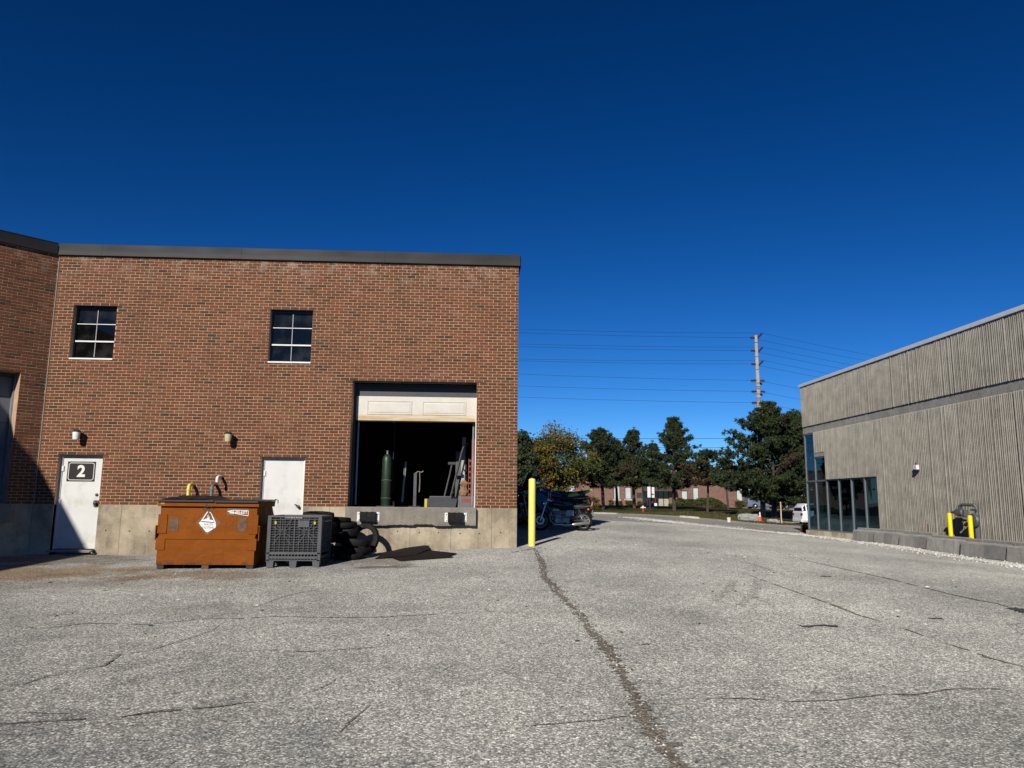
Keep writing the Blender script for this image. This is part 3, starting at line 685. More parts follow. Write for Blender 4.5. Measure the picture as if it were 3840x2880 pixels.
# windows
M_MUN = plain('less_lit_muntin', (.3,.3,.3), .5)  # same aluminium as the cross bars, greyed because verticals catch less light
def window(o, name='window'):
    s0, s1, z0, z1 = o; w = sub(name, BW, FM(s0, .135, z0)); W, H = s1-s0, z1-z0
    f = MB(); ft = .035
    f.box((0,0,.0), (ft,.06,H)); f.box((W-ft,0,0), (W,.06,H)); f.box((ft,0,H-.06), (W-ft,.06,H)); f.box((ft,0,.0), (W-ft,.06,.035)); f.build('frame', M_WFRAME, w)
    MB().prism([(-.15,-.03),(.01,-.0),(.01,.03),(-.14,.0)], 'x', .003, W-.003).build('sill', M_ALU, w)
    zs = [.035, H*.335, H*.665, H-.06]; xm = W*.5
    MB().box((ft,-.022,zs[1]-.016), (W-ft,.03,zs[1]+.016)).build('transom', M_ALU, w); MB().box((ft,-.012,zs[2]-.008), (W-ft,.03,zs[2]+.008)).build('muntin', M_ALU, w)
    for a, b in zip(zs[:-1], zs[1:]):
        MB().box((xm-.007,-.004,a+.017), (xm+.007,.03,b-.017)).build('muntin', M_MUN, w)
        for x0, x1 in ((ft, xm-.004), (xm+.004, W-ft)):
            t = random.Random(int(a*100+x0*10)).uniform(-.004,.004)
            MB().add([(x0,.02+t,a),(x1,.02-t,a),(x1,.022-t,b),(x0,.022+t,b)], [(0,1,2,3)]).build('pane', M_GLASS, w, recalc=False)
    return w
window(WIN1); window(WIN2)
# doors
def steel_door(o, z0, lbl):
    s0, s1, _, z1 = o; W, H = s1-s0, z1-z0; d = sub('door', BW, FM(s0, .125, z0)); d['label'] = lbl
    f = MB(); f.box((0,-.02,0),(.045,.1,H)); f.box((W-.045,-.02,0),(W,.1,H)); f.box((.045,-.02,H-.045),(W-.045,.1,H)); f.build('frame', M_WHITE, d)
    MB().box((.049,.0,.012),(W-.049,.045,H-.049)).build('leaf', M_DOORW, d)
    for z_ in (.25, 1.0, 1.72): MB().box((.03,-.028,z_-.055),(.075,-.001,z_+.055)).build('hinge', M_WHITE, d)
    return d, W, H
M_DOORW = plain('door_paint', (.6,.597,.57), .45, var=.04, scale=2, dirt=(.44,.41,.34), dscale=2.6, dthr=(.5,.78))
d1, W1, H1 = steel_door(DOOR1, .405, 'white steel door with the number 2 sign')
h = MB(); h.lathe([(.032,0),(.034,.012),(.02,.02)], (W1-.115,-.0,1.16-.0), (0,-1,0), 14); h.box((W1-.165,-.022,.93),(W1-.06,-.001,1.04)); h.lathe([(.02,0),(.02,.03),(.034,.05),(.03,.075),(.01,.08)], (W1-.11,-.02,.985), (0,-1,0), 14); h.box((W1-.15,-.03,.905),(W1-.08,-.004,.935)); h.build('lock_and_knob', M_DARKMETAL, d1, smooth=True)
d2, W2, H2 = steel_door(DOOR2, .35, 'plain white steel door behind the waste container')
h = MB(); h.lathe([(.03,0),(.03,.01),(.018,.03),(.034,.055),(.028,.08),(.01,.085)], (W2-.12,0,1.0), (0,-1,0), 14); h.cyl((W2-.12,-.05,1.02),(W2-.2,-.055,1.045),.012,8); h.build('knob', M_DARKMETAL, d2, smooth=True)
MB().prism([(.0,0),(.9,0),(.95,.05),(.02,.045)], 'y', -.16, .0).move(Matrix.Translation(FM(DOOR1[0], 0, .355))).build('door_sill', M_SLAB, BW)
MB().cyl(FM(DOOR1[0]+.66, -.04, .4), FM(DOOR1[0]+.95, -.12, .355), .012, 6).build('weather_strip', M_ALU, BW)
# sign with the number
sg = thing('door_sign', 'black door sign with rounded white border and white number 2', 'sign', OR+Vector(FM(-8.655+.15-XL, .088, 2.08)))
def rrect(w, h, r, n=5):
    P = []
    for cx, cy, a0 in ((w/2-r, h/2-r, 0), (-w/2+r, h/2-r, 90), (-w/2+r, -h/2+r, 180), (w/2-r, -h/2+r, 270)):
        P += [(cx+r*math.cos(rad(a0+90*k/n)), cy+r*math.sin(rad(a0+90*k/n))) for k in range(n+1)]
    return P
sg.location = onY(305, 1768, D+.123)
SW, SH = .595, .43
MB().prism([(-SW/2,-SH/2),(SW/2,-SH/2),(SW/2,SH/2),(-SW/2,SH/2)], 'y', -.004, .004).build('plate', plain('sign_black', (.012,.01,.01), .35, var=.1), sg)
o_, i_ = rrect(SW-.05, SH-.05, .05), rrect(SW-.074, SH-.074, .04); n = len(o_)
MB().add([(p[0],-.006,p[1]) for p in o_]+[(p[0],-.006,p[1]) for p in i_], [(k, (k+1) % n, n+(k+1) % n, n+k) for k in range(n)]).build('border', M_WHITE, sg)
t = text_mesh('number', '2', .34, M_WHITE, sg, .001, .012); t.rotation_euler = (math.pi/2, 0, 0); t.location = (0.0, -.0055, -.005)
# overhead door of the loading bay (raised; lowest section and its hardware show)
od = sub('overhead_door', BW, FM(DOCK[0], .30, 0)); DW = DOCK[1]-DOCK[0]
M_PANEL = None
def panel_mat():
    M, nt, N, L, bs = _nt('door_panel'); g = N.new('ShaderNodeNewGeometry'); s = N.new('ShaderNodeSeparateXYZ'); L.new(g.outputs['Position'], s.inputs[0])
    n1 = noise(N, L, g.outputs['Position'], 3, 6, .7)
    mp = N.new('ShaderNodeMapping'); mp.inputs['Scale'].default_value = (1.2, 1, 14); L.new(g.outputs['Position'], mp.inputs[0]); n2 = noise(N, L, mp.outputs[0], 1.5, 5, .6)
    f = math_(N, L, 'ADD', math_(N, L, 'MULTIPLY', math_(N, L, 'SUBTRACT', 3.50, s.outputs[2]), 5.), math_(N, L, 'MULTIPLY', math_(N, L, 'SUBTRACT', n2, .5), 2.6))
    r = ramp(N, [(.15, (.60,.57,.49)), (.55, (.56,.47,.31)), (1., (.50,.34,.16))]); L.new(f, r.inputs[0]); v = ramp(N, [(.3, (.86,.86,.86)), (.7, (1.04,1.04,1.04))]); L.new(n1, v.inputs[0])
    L.new(mixc(N, L, 1., r.outputs[0], v.outputs[0], 'MULTIPLY'), bs.inputs['Base Color']); bs.inputs['Roughness'].default_value = .55; return M
M_PANEL = panel_mat()
pz0 = onY(1600, 1579, D+.3).z; pz1 = onY(1600, 1489, D+.3).z
p = MB(); p.box((.06, 0, pz0), (DW-.02, .05, pz1)); pn = p.build('door_section', M_PANEL, od)
ph = pz1-pz0
for x0, x1 in ((.30, 1.32), (1.55, 2.55)):
    a, b = pz0+ph*.24, pz1-ph*.18; mb = MB(); o4 = [(x0,a),(x1,a),(x1,b),(x0,b)]; e = .035; i4 = [(x0+e,a+e),(x1-e,a+e),(x1-e,b-e),(x0+e,b-e)]; e2 = .06; k4 = [(x0+e2,a+e2),(x1-e2,a+e2),(x1-e2,b-e2),(x0+e2,b-e2)]
    V = [(x,-.001,z) for x,z in o4]+[(x,-.014,z) for x,z in [(x0+.012,a+.012),(x1-.012,a+.012),(x1-.012,b-.012),(x0+.012,b-.012)]]+[(x,-.004,z) for x,z in i4]+[(x,-.012,z) for x,z in k4]
    fs = [(r*4+k, r*4+(k+1) % 4, r*4+4+(k+1) % 4, r*4+4+k) for r in range(3) for k in range(4)]+[(12,13,14,15)]
    mb.add(V, fs).build('raised_panel', M_PANEL, pn)
MB().box((.06,-.004,pz0-.03),(DW-.02,.04,pz0-.002)).build('bottom_seal', M_RUBBER, od)
MB().box((.0,.03,pz1+.004),(DW,.09,zr(42)-.02)).build('header_board', M_DARKMETAL, od)
MB().box((.0,.0,pz1+.22),(DW,.03,pz1+.25)).build('weather_strip', M_BLACK, od)
for x0, x1, mt in ((.0,.055,M_DARKMETAL),(DW-.018,DW+.01,M_WHITE)): MB().box((x0,-.02,ZB),(x1,.08,pz1-.0 if x0 else zr(42)-.03)).build('jamb', mt, od)
MB().tube([(.10,.14,ZB+.05),(.10,.14,3.6),(.10,.35,3.95),(.10,.7,4.05),(.10,2.5,4.05)], .025, 6).build('track', M_GALV, od); MB().tube([(DW-.06,.14,ZB+.05),(DW-.06,.14,3.6),(DW-.06,.35,3.95),(DW-.06,.7,4.05),(DW-.06,2.5,4.05)], .025, 6).build('track', M_GALV, od)
MB().box((.06,.75,3.98),(DW-.05,2.6,4.03)).build('door_section', M_PANEL, od)
# wing door
M_GREYJ = plain('grey_jamb', (.2,.2,.2), .6)
wd = MB(); fbox(wd, FW, (.50, .42, ZB), (2.6, .46, zr(42))); wd = wd.build('overhead_door', plain('shaded_wing_door', (.11,.125,.15), .5, var=.1, scale=1), BW)  # door set deep and coloured dark to stand in for its shade
for z_ in np.arange(ZB+.6, zr(42), .56): fbox(MB(), FW, (.53, .41, z_), (2.58, .419, z_+.012)).build('section_joint', M_DARKMETAL, wd)
fbox(MB(), FW, (.47, .301, ZB), (.53, .419, zr(42))).build('jamb', M_GREYJ, wd); fbox(MB(), FW, (.47, .301, zr(42)-.08), (2.6, .419, zr(42)-.001)).build('jamb', M_DARKMETAL, wd)
# interior behind the openings
IN = MB(); bx = IN
def ibox(a, b): IN.box(Vector(a)-OR, Vector(b)-OR)
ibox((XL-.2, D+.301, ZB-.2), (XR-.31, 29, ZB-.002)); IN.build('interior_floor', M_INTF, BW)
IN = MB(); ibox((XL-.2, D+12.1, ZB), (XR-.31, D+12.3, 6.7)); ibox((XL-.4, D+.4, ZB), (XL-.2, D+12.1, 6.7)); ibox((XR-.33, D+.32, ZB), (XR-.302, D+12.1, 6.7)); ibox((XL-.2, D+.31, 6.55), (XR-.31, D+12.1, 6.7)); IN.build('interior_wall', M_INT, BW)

# things fixed to the wall
def wall_lamp(u, v, lbl, colr):
    p = onY(u, v, D-.0); t = thing('wall_lamp', lbl, 'wall lamp', (p.x, D, p.z), 0)
    MB().lathe([(.055,0),(.055,.02),(.03,.03)], (0,0,.05), (0,-1,0), 14).build('wall_plate', M_DARKMETAL, t)
    MB().tube([(0,-.02,.05),(0,-.1,.06),(0,-.18,.075)], .022, 8).build('arm', M_DARKMETAL, t)
    MB().lathe([(.085,.055),(.088,.075),(.06,.1),(.02,.108)], (0,-.19,0), (0,0,1), 16).build('cap', M_DARKMETAL, t, smooth=True)
    MB().lathe([(.06,-.11),(.068,-.08),(.078,.054)], (0,-.19,0), (0,0,1), 16).build('glass_shade', plain(colr[0], colr[1], .3, var=.08), t, smooth=True)
wall_lamp(303, 1632, 'small jelly jar wall lamp with white glass above the numbered door', ('lamp_white', (.8,.8,.78)))
wall_lamp(866, 1640, 'small wall lamp with yellowed glass and no cage above the waste container', ('lamp_yellow', (.55,.5,.28)))
M_YEL = plain('yellow_pipe_paint', (.74,.62,.10), .5, var=.1, dirt=(.5,.42,.12), dscale=6)
M_GREYP = plain('grey_pipe', (.12,.125,.13), .5, var=.15)
def gooseneck(u, v, mat, lbl, name='vent_pipe'):
    p = onY(u, v, D-.28); t = thing(name, lbl, 'pipe', (p.x, D-.28, gz(p.x, D-.28)), 0); h_ = p.z-t.location.z
    MB().tube([(0,0,0),(0,0,h_-.09),(0,.012,h_-.045),(0,.045,h_-.012),(0,.1,h_),(0,.295,h_)], .033, 12).build('riser', mat, t, smooth=True)
    MB().lathe([(.04,h_-.13),(.04,h_-.09)], (0,0,0), (0,0,1), 12).build('coupling', mat, t)
gooseneck(708, 1817, M_YEL, 'yellow gas pipe bent into the brick wall behind the waste container'); gooseneck(795, 1818, M_GREYP, 'grey conduit bent into the brick wall behind the waste container')
p = onY(832, 1787, D); t = thing('spout', 'short white pipe stub sticking out of the brick wall above the waste container', 'pipe', (p.x, D+.005, p.z))
MB().tube([(0,0,0),(0,-.22,-.01),(0,-.285,-.03),(0,-.30,-.07),(0,-.30,-.13)], .03, 12).build('pipe', plain('white_pvc', (.72,.72,.7), .4, var=.06), t, smooth=True)
MB().lathe([(.05,.0),(.05,.012)], (0,0,.0), (0,-1,0), 12).build('wall_collar', M_BLACK, t)
# ------------------------------------------------------------------ ribbed concrete building
X0 = 14.5; YF = 32.68; RZ = 6.78
RB = thing('ribbed_building', 'grey ribbed concrete industrial building with corner storefront glass', 'building', (X0, YF, 0)); RO = Vector((X0, YF, 0))
def ribbed(y0, y1, z0, z1, xf, seed, parent=RB, name='ribbed_panel'):
    r_ = random.Random(seed); prof = [(y0, 0.)]; y = y0
    while y < y1-.03:
        w = r_.choice([.066, .07, .07, .074, .074, .08, .1]); w = min(w, y1-y); dpt = .05*min(1., w/.085)*r_.uniform(.8, 1.1)
        for k in range(1, 7):
            t = k/6; prof.append((y+w*t, dpt*math.sin(math.pi*min(1, t*1.0))**.55 if k < 6 else .0))
        y += w
    prof.append((y1, 0.)); n = len(prof); V = []; 
    for z, kx in ((z0, .0), (z0+.012, 1.), (z1-.012, 1.), (z1, .0)):
        for y_, d in prof: V.append((xf-RO.x-(d*(.7+.3*kx)), y_-RO.y, z))
    fs = [(r*n+i, r*n+i+1, (r+1)*n+i+1, (r+1)*n+i) for r in range(3) for i in range(n-1)]
    b0 = len(V); V += [(xf-RO.x+.12, y0-RO.y, z0), (xf-RO.x+.12, y1-RO.y, z0), (xf-RO.x+.12, y1-RO.y, z1), (xf-RO.x+.12, y0-RO.y, z1)]
    fs += [tuple([b0]+list(range(n))+[b0+1]), tuple([b0+3, b0+2]+list(range(4*n-1, 3*n-1, -1))), (b0, b0+1, b0+2, b0+3), (b0, b0+3, 3*n, 2*n, n, 0), (b0+1, n-1, 2*n-1, 3*n-1, 4*n-1, b0+2)]
    return MB().add(V, fs).build(name, M_RIB, parent, smooth=True, angle=35)
M_MULL = plain('storefront_aluminium', (.2,.21,.22), .4, metal=.4, var=.1)
mull = [32.62, 31.72, 30.74, 29.70, 28.68, 27.68, 26.76]
zh, zs_ = 2.49, .43
ed = list(np.arange(5.0, 26.76-1.2, 2.42))+[26.76]
for i, (a, b) in enumerate(zip(ed[:-1], ed[1:])): ribbed(a+.004, b-.004, .0, 4.56, X0, 40+i)
edu = list(np.arange(5.0, YF-1.2, 2.42))+[YF]
for i, (a, b) in enumerate(zip(edu[:-1], edu[1:])): ribbed(a+.004, b-.004, 4.86, RZ-.12, X0-.015, 80+i)
ribbed(28.72, mull[2]-.004, zh+.03, 4.56, X0, 7); ribbed(26.764, 28.714, zh+.03, 4.56, X0, 8); ribbed(mull[2]+.004, mull[1]-.02, 3.66, 4.56, X0, 9)
def rbox(a, b, name, mat, parent=RB, bev=0): return MB().box(Vector(a)-RO, Vector(b)-RO, bev).build(name, mat, parent)
rbox((X0-.012, 5, 4.563), (X0+.12, YF, 4.857), 'concrete_band', M_BAND)
rbox((X0-.02, mull[2]+.01, 3.5), (X0+.12, mull[1]-.03, 3.655), 'lintel', M_BAND)
rbox((X0+.121, 5, -.2), (X0+.3, 26.75, 4.56), 'wall', M_BAND); rbox((X0+.121, 26.76, zh+.03), (X0+.3, mull[2], 4.56), 'wall', M_BAND); rbox((X0+.121, mull[2], 3.5), (X0+.3, mull[1]-.03, 4.56), 'wall', M_BAND); rbox((X0+.121, 5, 4.562), (X0+.3, YF-.0, RZ-.12), 'wall', M_BAND)
rbox((X0-.09, 4.9, RZ-.13), (X0+.35, YF+.08, RZ), 'parapet_flashing', plain('white_flashing', (.66,.67,.68), .4, var=.05), bev=.01)
rbox((X0+.3, 4.9, RZ-.3), (36, YF, RZ-.14), 'roof', plain('roof_gravel', (.2,.2,.19), .9))
rbox((X0+.35, 4.9, -.2), (36, 5.2, RZ-.31), 'wall', M_RIB); rbox((35.7, 5.21, -.2), (36, YF, RZ-.31), 'wall', M_RIB)
rbox((X0+4.2, YF-.3, -.2), (35.69, YF, RZ-.31), 'wall', M_RIB); rbox((X0+.31, YF-.3, 4.56), (X0+4.19, YF-.002, RZ-.31), 'wall', M_RIB)
rbox((X0-.06, 26.0, -.2), (X0+.3, YF+.06, zs_-.02), 'plinth', M_FOUND)
rbox((X0+.31, YF-.2, -.2), (X0+4.19, YF+.06, zs_-.02), 'plinth', M_FOUND)
# storefront
SF = sub('storefront', RB, (0, 0, 0))
def sbox(a, b, name, mat): return MB().box(Vector(a)-RO, Vector(b)-RO).build(name, mat, SF)
for i, y in enumerate(mull):
    top = 4.56 if i < 2 else (3.5 if i == 2 else zh+.028)
    sbox((X0+.0, y-.03, zs_-.02), (X0+.1, y+.03, top), 'mullion', M_MULL)
for (a, b, z_) in ((mull[1], mull[0], zh-.03), (mull[2], mull[1], zh-.03), (mull[2], mull[1], 3.44), (mull[1], mull[0], 4.50)): sbox((X0+.004, a+.031, z_-.0), (X0+.098, b-.031, z_+.06), 'transom', M_MULL)
for a, b in zip(mull[1:], mull[:-1]):
    sbox((X0+.003, a+.031, zs_-.019), (X0+.098, b-.031, zs_+.04), 'bottom_rail', M_MULL)
    if b <= mull[2]+.01: sbox((X0+.003, a+.031, zh-.02), (X0+.098, b-.031, zh+.027), 'head_rail', M_DARKMETAL)
def pane(a, b, z0, z1, k):
    r_ = random.Random(k); w = lambda: r_.uniform(-.006, .006)
    MB().add([(X0+.05-RO.x+w(), a-RO.y, z0), (X0+.05-RO.x+w(), b-RO.y, z0), (X0+.05-RO.x+w(), b-RO.y, z1), (X0+.05-RO.x+w(), a-RO.y, z1)], [(0,1,2,3)]).build('pane', M_SHOP, SF, recalc=False)
k = 0
for a, b in zip(mull[1:], mull[:-1]):
    k += 1; pane(a+.02, b-.02, zs_, zh-.0, k)
pane(mull[1]+.02, mull[0]-.02, zh+.02, 4.52, 31); pane(mull[2]+.02, mull[1]-.02, zh+.02, 3.46, 32)
# glazing of the end wall round the corner
for i in range(4):
    xa = X0+.1+i*1.02; sbox((xa+.96, YF-.1, zs_-.02), (xa+1.02, YF, 4.56), 'mullion', M_MULL)
    MB().add([(xa-RO.x, -.05, zs_), (xa+.97-RO.x, -.05, zs_), (xa+.97-RO.x, -.05, 4.55), (xa-RO.x, -.05, 4.55)], [(0,1,2,3)]).build('pane', M_SHOP, SF, recalc=False)
sbox((X0+.11, YF-.1, zh-.03), (X0+4.1, YF-.003, zh+.03), 'transom', M_MULL)
# the room behind the glass
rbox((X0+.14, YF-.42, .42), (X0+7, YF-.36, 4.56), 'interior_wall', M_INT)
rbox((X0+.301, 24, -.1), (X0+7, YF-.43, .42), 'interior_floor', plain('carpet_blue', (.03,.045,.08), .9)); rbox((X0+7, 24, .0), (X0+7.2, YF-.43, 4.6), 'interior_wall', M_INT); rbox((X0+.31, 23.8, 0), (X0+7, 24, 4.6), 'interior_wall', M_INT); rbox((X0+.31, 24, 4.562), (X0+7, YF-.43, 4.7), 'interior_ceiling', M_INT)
M_BLUE = plain('blue_fabric', (.02,.045,.26), .7); M_TEAL = plain('pale_teal', (.2,.34,.4), .6)
for i, (x, y, w, d_, h_, mt) in enumerate(((2.2, 28.2, 1.6, .8, .75, M_BLUE), (3.4, 29.6, 2.2, .9, 1.1, M_BLUE), (1.6, 30.9, .9, .7, 1.25, M_TEAL), (4.6, 27.2, 1.2, 1.0, 1.4, M_BLUE))):
    t = thing('counter', ['blue low counter behind the storefront glass beside the concrete barrier', 'long blue display counter standing in the middle of the glazed showroom', 'pale teal cabinet just behind the corner panes of the storefront', 'tall blue cabinet at the back of the glazed showroom'][i], 'counter', (X0+x, y, .42))
    MB().box((-w/2,-d_/2,.06),(w/2,d_/2,h_-.05), .01).build('body', mt, t); MB().box((-w/2-.03,-d_/2-.03,h_-.049),(w/2+.03,d_/2+.03,h_), .005).build('counter_top', M_WHITE, t); MB().box((-w/2+.04,-d_/2+.04,0),(w/2-.04,d_/2-.04,.059)).build('kick_base', M_BLACK, t)

# small fixture on the wall
p = onX(2960+782*.615, 1120+1018*.615, X0-.05); t = thing('wall_light', 'small white and black box light fixed high on the ribbed concrete wall', 'wall lamp', (X0-.045, p.y, p.z))
MB().box((-.1,-.075,-.13),(.0,.075,.02), .01).build('housing', M_WHITE, t); MB().box((-.11,-.08,-.19),(0,.08,-.131), .01).build('hood', M_BLACK, t); MB().cyl((-.03,0,.021),(-.03,0,.15),.018,8).build('conduit', M_GREYP, t)
# rusty stake
p = onX(2960+832*.615, 1120+1375*.615, 14.2); t = thing('metal_stake', 'short rusty steel stake standing against the ribbed wall', 'stake', (14.25, p.y, .1))
MB().prism([(-.02,-.004),(.02,-.004),(.02,.004),(.004,.004),(.004,.03),(-.004,.03),(-.004,.004),(-.02,.004)], 'z', 0, p.z-.1).build('bar', plain('rust', (.13,.06,.035), .85, var=.4), t)

# concrete barrier blocks along the wall
M_BARL = concrete('barrier_pale', (.28,.27,.25), (.15,.145,.14), streak=.5)
ye = [27.22, 25.55, 23.85, 22.3, 20.62, 18.72, 17.0, 15.2, 13.4]
blabels = ['end concrete barrier block in front of the storefront glass', 'patched concrete barrier block with pale mortar smears beside the storefront', 'concrete barrier block in front of the rusty stake', 'plain concrete barrier block ending at the yellow post', 'concrete barrier block with dark repair panels below the gas meter', 'concrete barrier block past the gas meter with a crack', 'concrete barrier block second past the gas meter', 'concrete barrier block third past the gas meter']
rbk = random.Random(9)
for i, (a, b) in enumerate(zip(ye[1:], ye[:-1])):
    xm = float(np.interp((a+b)/2, [13, 17.5, 20.5, 23, 27], [13.25, 13.3, 13.42, 13.5, 13.72])); z = min(gz(xm-.2, a), gz(xm, b)); L_ = b-a
    t = thing('barrier_block', blabels[i], 'barrier', (xm, (a+b)/2, z-.03), rad(rbk.uniform(-1.2, 1.2)), 'concrete barrier blocks along the ribbed building')
    bm = bmesh.new(); prof = [(-.02,0),(-.0,.06),(.05,.40),(.075,.43),(.30,.44),(.325,.415),(.36,.06),(.38,0)]; n_ = 24
    V = [[bm.verts.new((x+rbk.uniform(-.004,.004), -L_/2+.004+(L_-.008)*k/n_+rbk.uniform(-.004,.004), zz+rbk.uniform(-.005,.004)*(zz > .1))) for x, zz in prof] for k in range(n_+1)]
    for k in range(n_):
        for j in range(len(prof)): bm.faces.new((V[k][j], V[k][(j+1) % len(prof)], V[k+1][(j+1) % len(prof)], V[k+1][j]))
    bm.faces.new(V[0]); bm.faces.new(list(reversed(V[-1]))); bmesh.ops.recalc_face_normals(bm, faces=bm.faces[:])
    me = bpy.data.meshes.new('block'); bm.to_mesh(me); bm.free(); me.materials.append(M_BARR); me.polygons.foreach_set('use_smooth', [True]*len(me.polygons)); me.set_sharp_from_angle(angle=rad(30)); ob = bpy.data.objects.new('block', me); COL.objects.link(ob); ob.parent = t
    MB().box((.19,-L_/2+.05,.40),(.355,L_/2-.05,.50+.012*(i % 3)), .012).build('top_ledge', M_BARR, t)
    # repair panels with pale mortar seams on the front face
    npan = {0: 3, 1: 3, 2: 2, 4: 2}.get(i, 0)
    if npan:
        for k in range(npan):
            y0 = -L_/2+.06+(L_-.12)*k/npan; y1 = -L_/2+.06+(L_-.12)*(k+1)/npan-.03
            MB().add([(-.014,y0,.05),(-.014,y1,.05),(.034,y1,.38),(.034,y0,.38),(.02,y0,.05),(.02,y1,.05),(.06,y1,.38),(.06,y0,.38)], [(0,1,2,3),(0,4,5,1),(2,6,7,3),(1,5,6,2),(0,3,7,4)]).build('repair_panel', M_BARR if (k+i) % 2 else concrete('slate_patch', (.2,.195,.185), (.14,.14,.13)) if 'slate_patch' not in bpy.data.materials else bpy.data.materials['slate_patch'], t)
            MB().add([(-.0165,y1,.04),(-.0165,y1+.03,.04),(.034,y1+.03,.40),(.034,y1,.40)], [(0,1,2,3)]).build('mortar_seam', M_BARL, t)
# gas meter
M_METER = plain('meter_grey', (.085,.087,.09), .5, var=.15)
p = onX(2960+1080*.615, 1120+1330*.615, 14.15); zg = gz(14.1, p.y)
t = thing('gas_meter', 'grey gas meter with round regulator and pipework on the ribbed wall', 'gas meter', (14.18, p.y, zg)); q = p.z-zg
MB().tube([(.1,-.28,0),(.1,-.28,.2),(.1,-.28,q+.28),(.06,-.26,q+.33),(0,.0,q+.34),(0,.2,q+.34)], .045, 10).build('riser', M_METER, t, smooth=True)
MB().tube([(0,.26,q+.34),(0,.3,q+.30),(0,.32,q+.14),(.02,.32,q+.05)], .05, 10).build('down_pipe', M_METER, t, smooth=True)
MB().lathe([(.03,-.2),(.1,-.17),(.12,-.05),(.12,.06),(.09,.15),(.05,.19)], (-.02,.3,q+.12), (0,1,0), 16).build('meter_body', M_METER, t, smooth=True)
MB().lathe([(.05,-.09),(.19,-.05),(.21,.0),(.19,.05),(.05,.09)], (0,-.27,q-.1), (1,0,0), 20).build('regulator', M_METER, t, smooth=True)
MB().lathe([(.05,-.2),(.07,-.19),(.07,-.14),(.04,-.13),(.04,.1)], (-.05,.52,q+.12), (0,1,0), 12).build('flange', M_METER, t, smooth=True)
MB().box((-.07,.02,q+.0),(.06,.16,q+.2), .015).build('index_box', M_METER, t)
MB().tube([(-.03,-.08,q-.06),(-.03,.08,q-.05),(-.03,.2,q-.0)], .035, 10).build('bypass_pipe', M_STEEL, t, smooth=True)
MB().tube([(.02,-.4,q+.2),(.02,-.15,q+.2)], .03, 8).build('vent', M_METER, t)
MB().cyl((.05,-.27,q-.3),(.05,-.27,0),.04,10).build('lower_riser', M_METER, t)
# posts guarding the meter
M_YP = plain('yellow_sleeve', (.86,.66,.0), .4, var=.03)
def post(x, y, z0, h_, r, mat, lbl, dome=True):
    t = thing('bollard', lbl, 'bollard', (x, y, z0))
    MB().lathe([(r,0),(r,h_-.02),(r*.96,h_-.008),(r*.7,h_+.012),(r*.2,h_+.022)], n=20).build('post', mat, t, smooth=True)
    return t
for u, v0, lb in ((975, 1310, 'bright yellow steel post behind the barrier, standing clear of the gas meter'), (1100, 1325, 'bright yellow steel post standing directly in front of the gas meter')):
    p = onX(2960+u*.615, 1120+v0*.615, 13.97); post(13.97, p.y, gz(13.97, p.y), p.z-gz(13.97, p.y), .062, M_YP, lb)
# the near bollard at the corner of the brick building
def bol_mat():
    M, nt, N, L, bs = _nt('worn_yellow_paint'); g = N.new('ShaderNodeNewGeometry'); co = g.outputs['Position']
    n1 = noise(N, L, co, 5, 4); r1 = ramp(N, [(.3, (.80,.70,.13)), (.7, (.86,.77,.2))]); L.new(n1, r1.inputs[0])
    s = N.new('ShaderNodeSeparateXYZ'); L.new(co, s.inputs[0]); n2 = noise(N, L, co, 26, 5, .7)
    f = math_(N, L, 'ADD', math_(N, L, 'MULTIPLY', math_(N, L, 'SUBTRACT', .62, s.outputs[2]), 2.5), math_(N, L, 'MULTIPLY', math_(N, L, 'SUBTRACT', n2, .5), 3.2)); r2 = ramp(N, [(.35, (0,0,0)), (.55, (1,1,1))]); L.new(f, r2.inputs[0])
    L.new(mixc(N, L, r2.outputs[0], r1.outputs[0], (.3,.24,.12)), bs.inputs['Base Color']); bs.inputs['Roughness'].default_value = .5; return M
post(1.308, 17.2, gz(1.308, 17.2)-.02, 2.008-gz(1.308, 17.2)+.02, .078, bol_mat(), 'tall pale yellow steel bollard at the corner of the brick building')
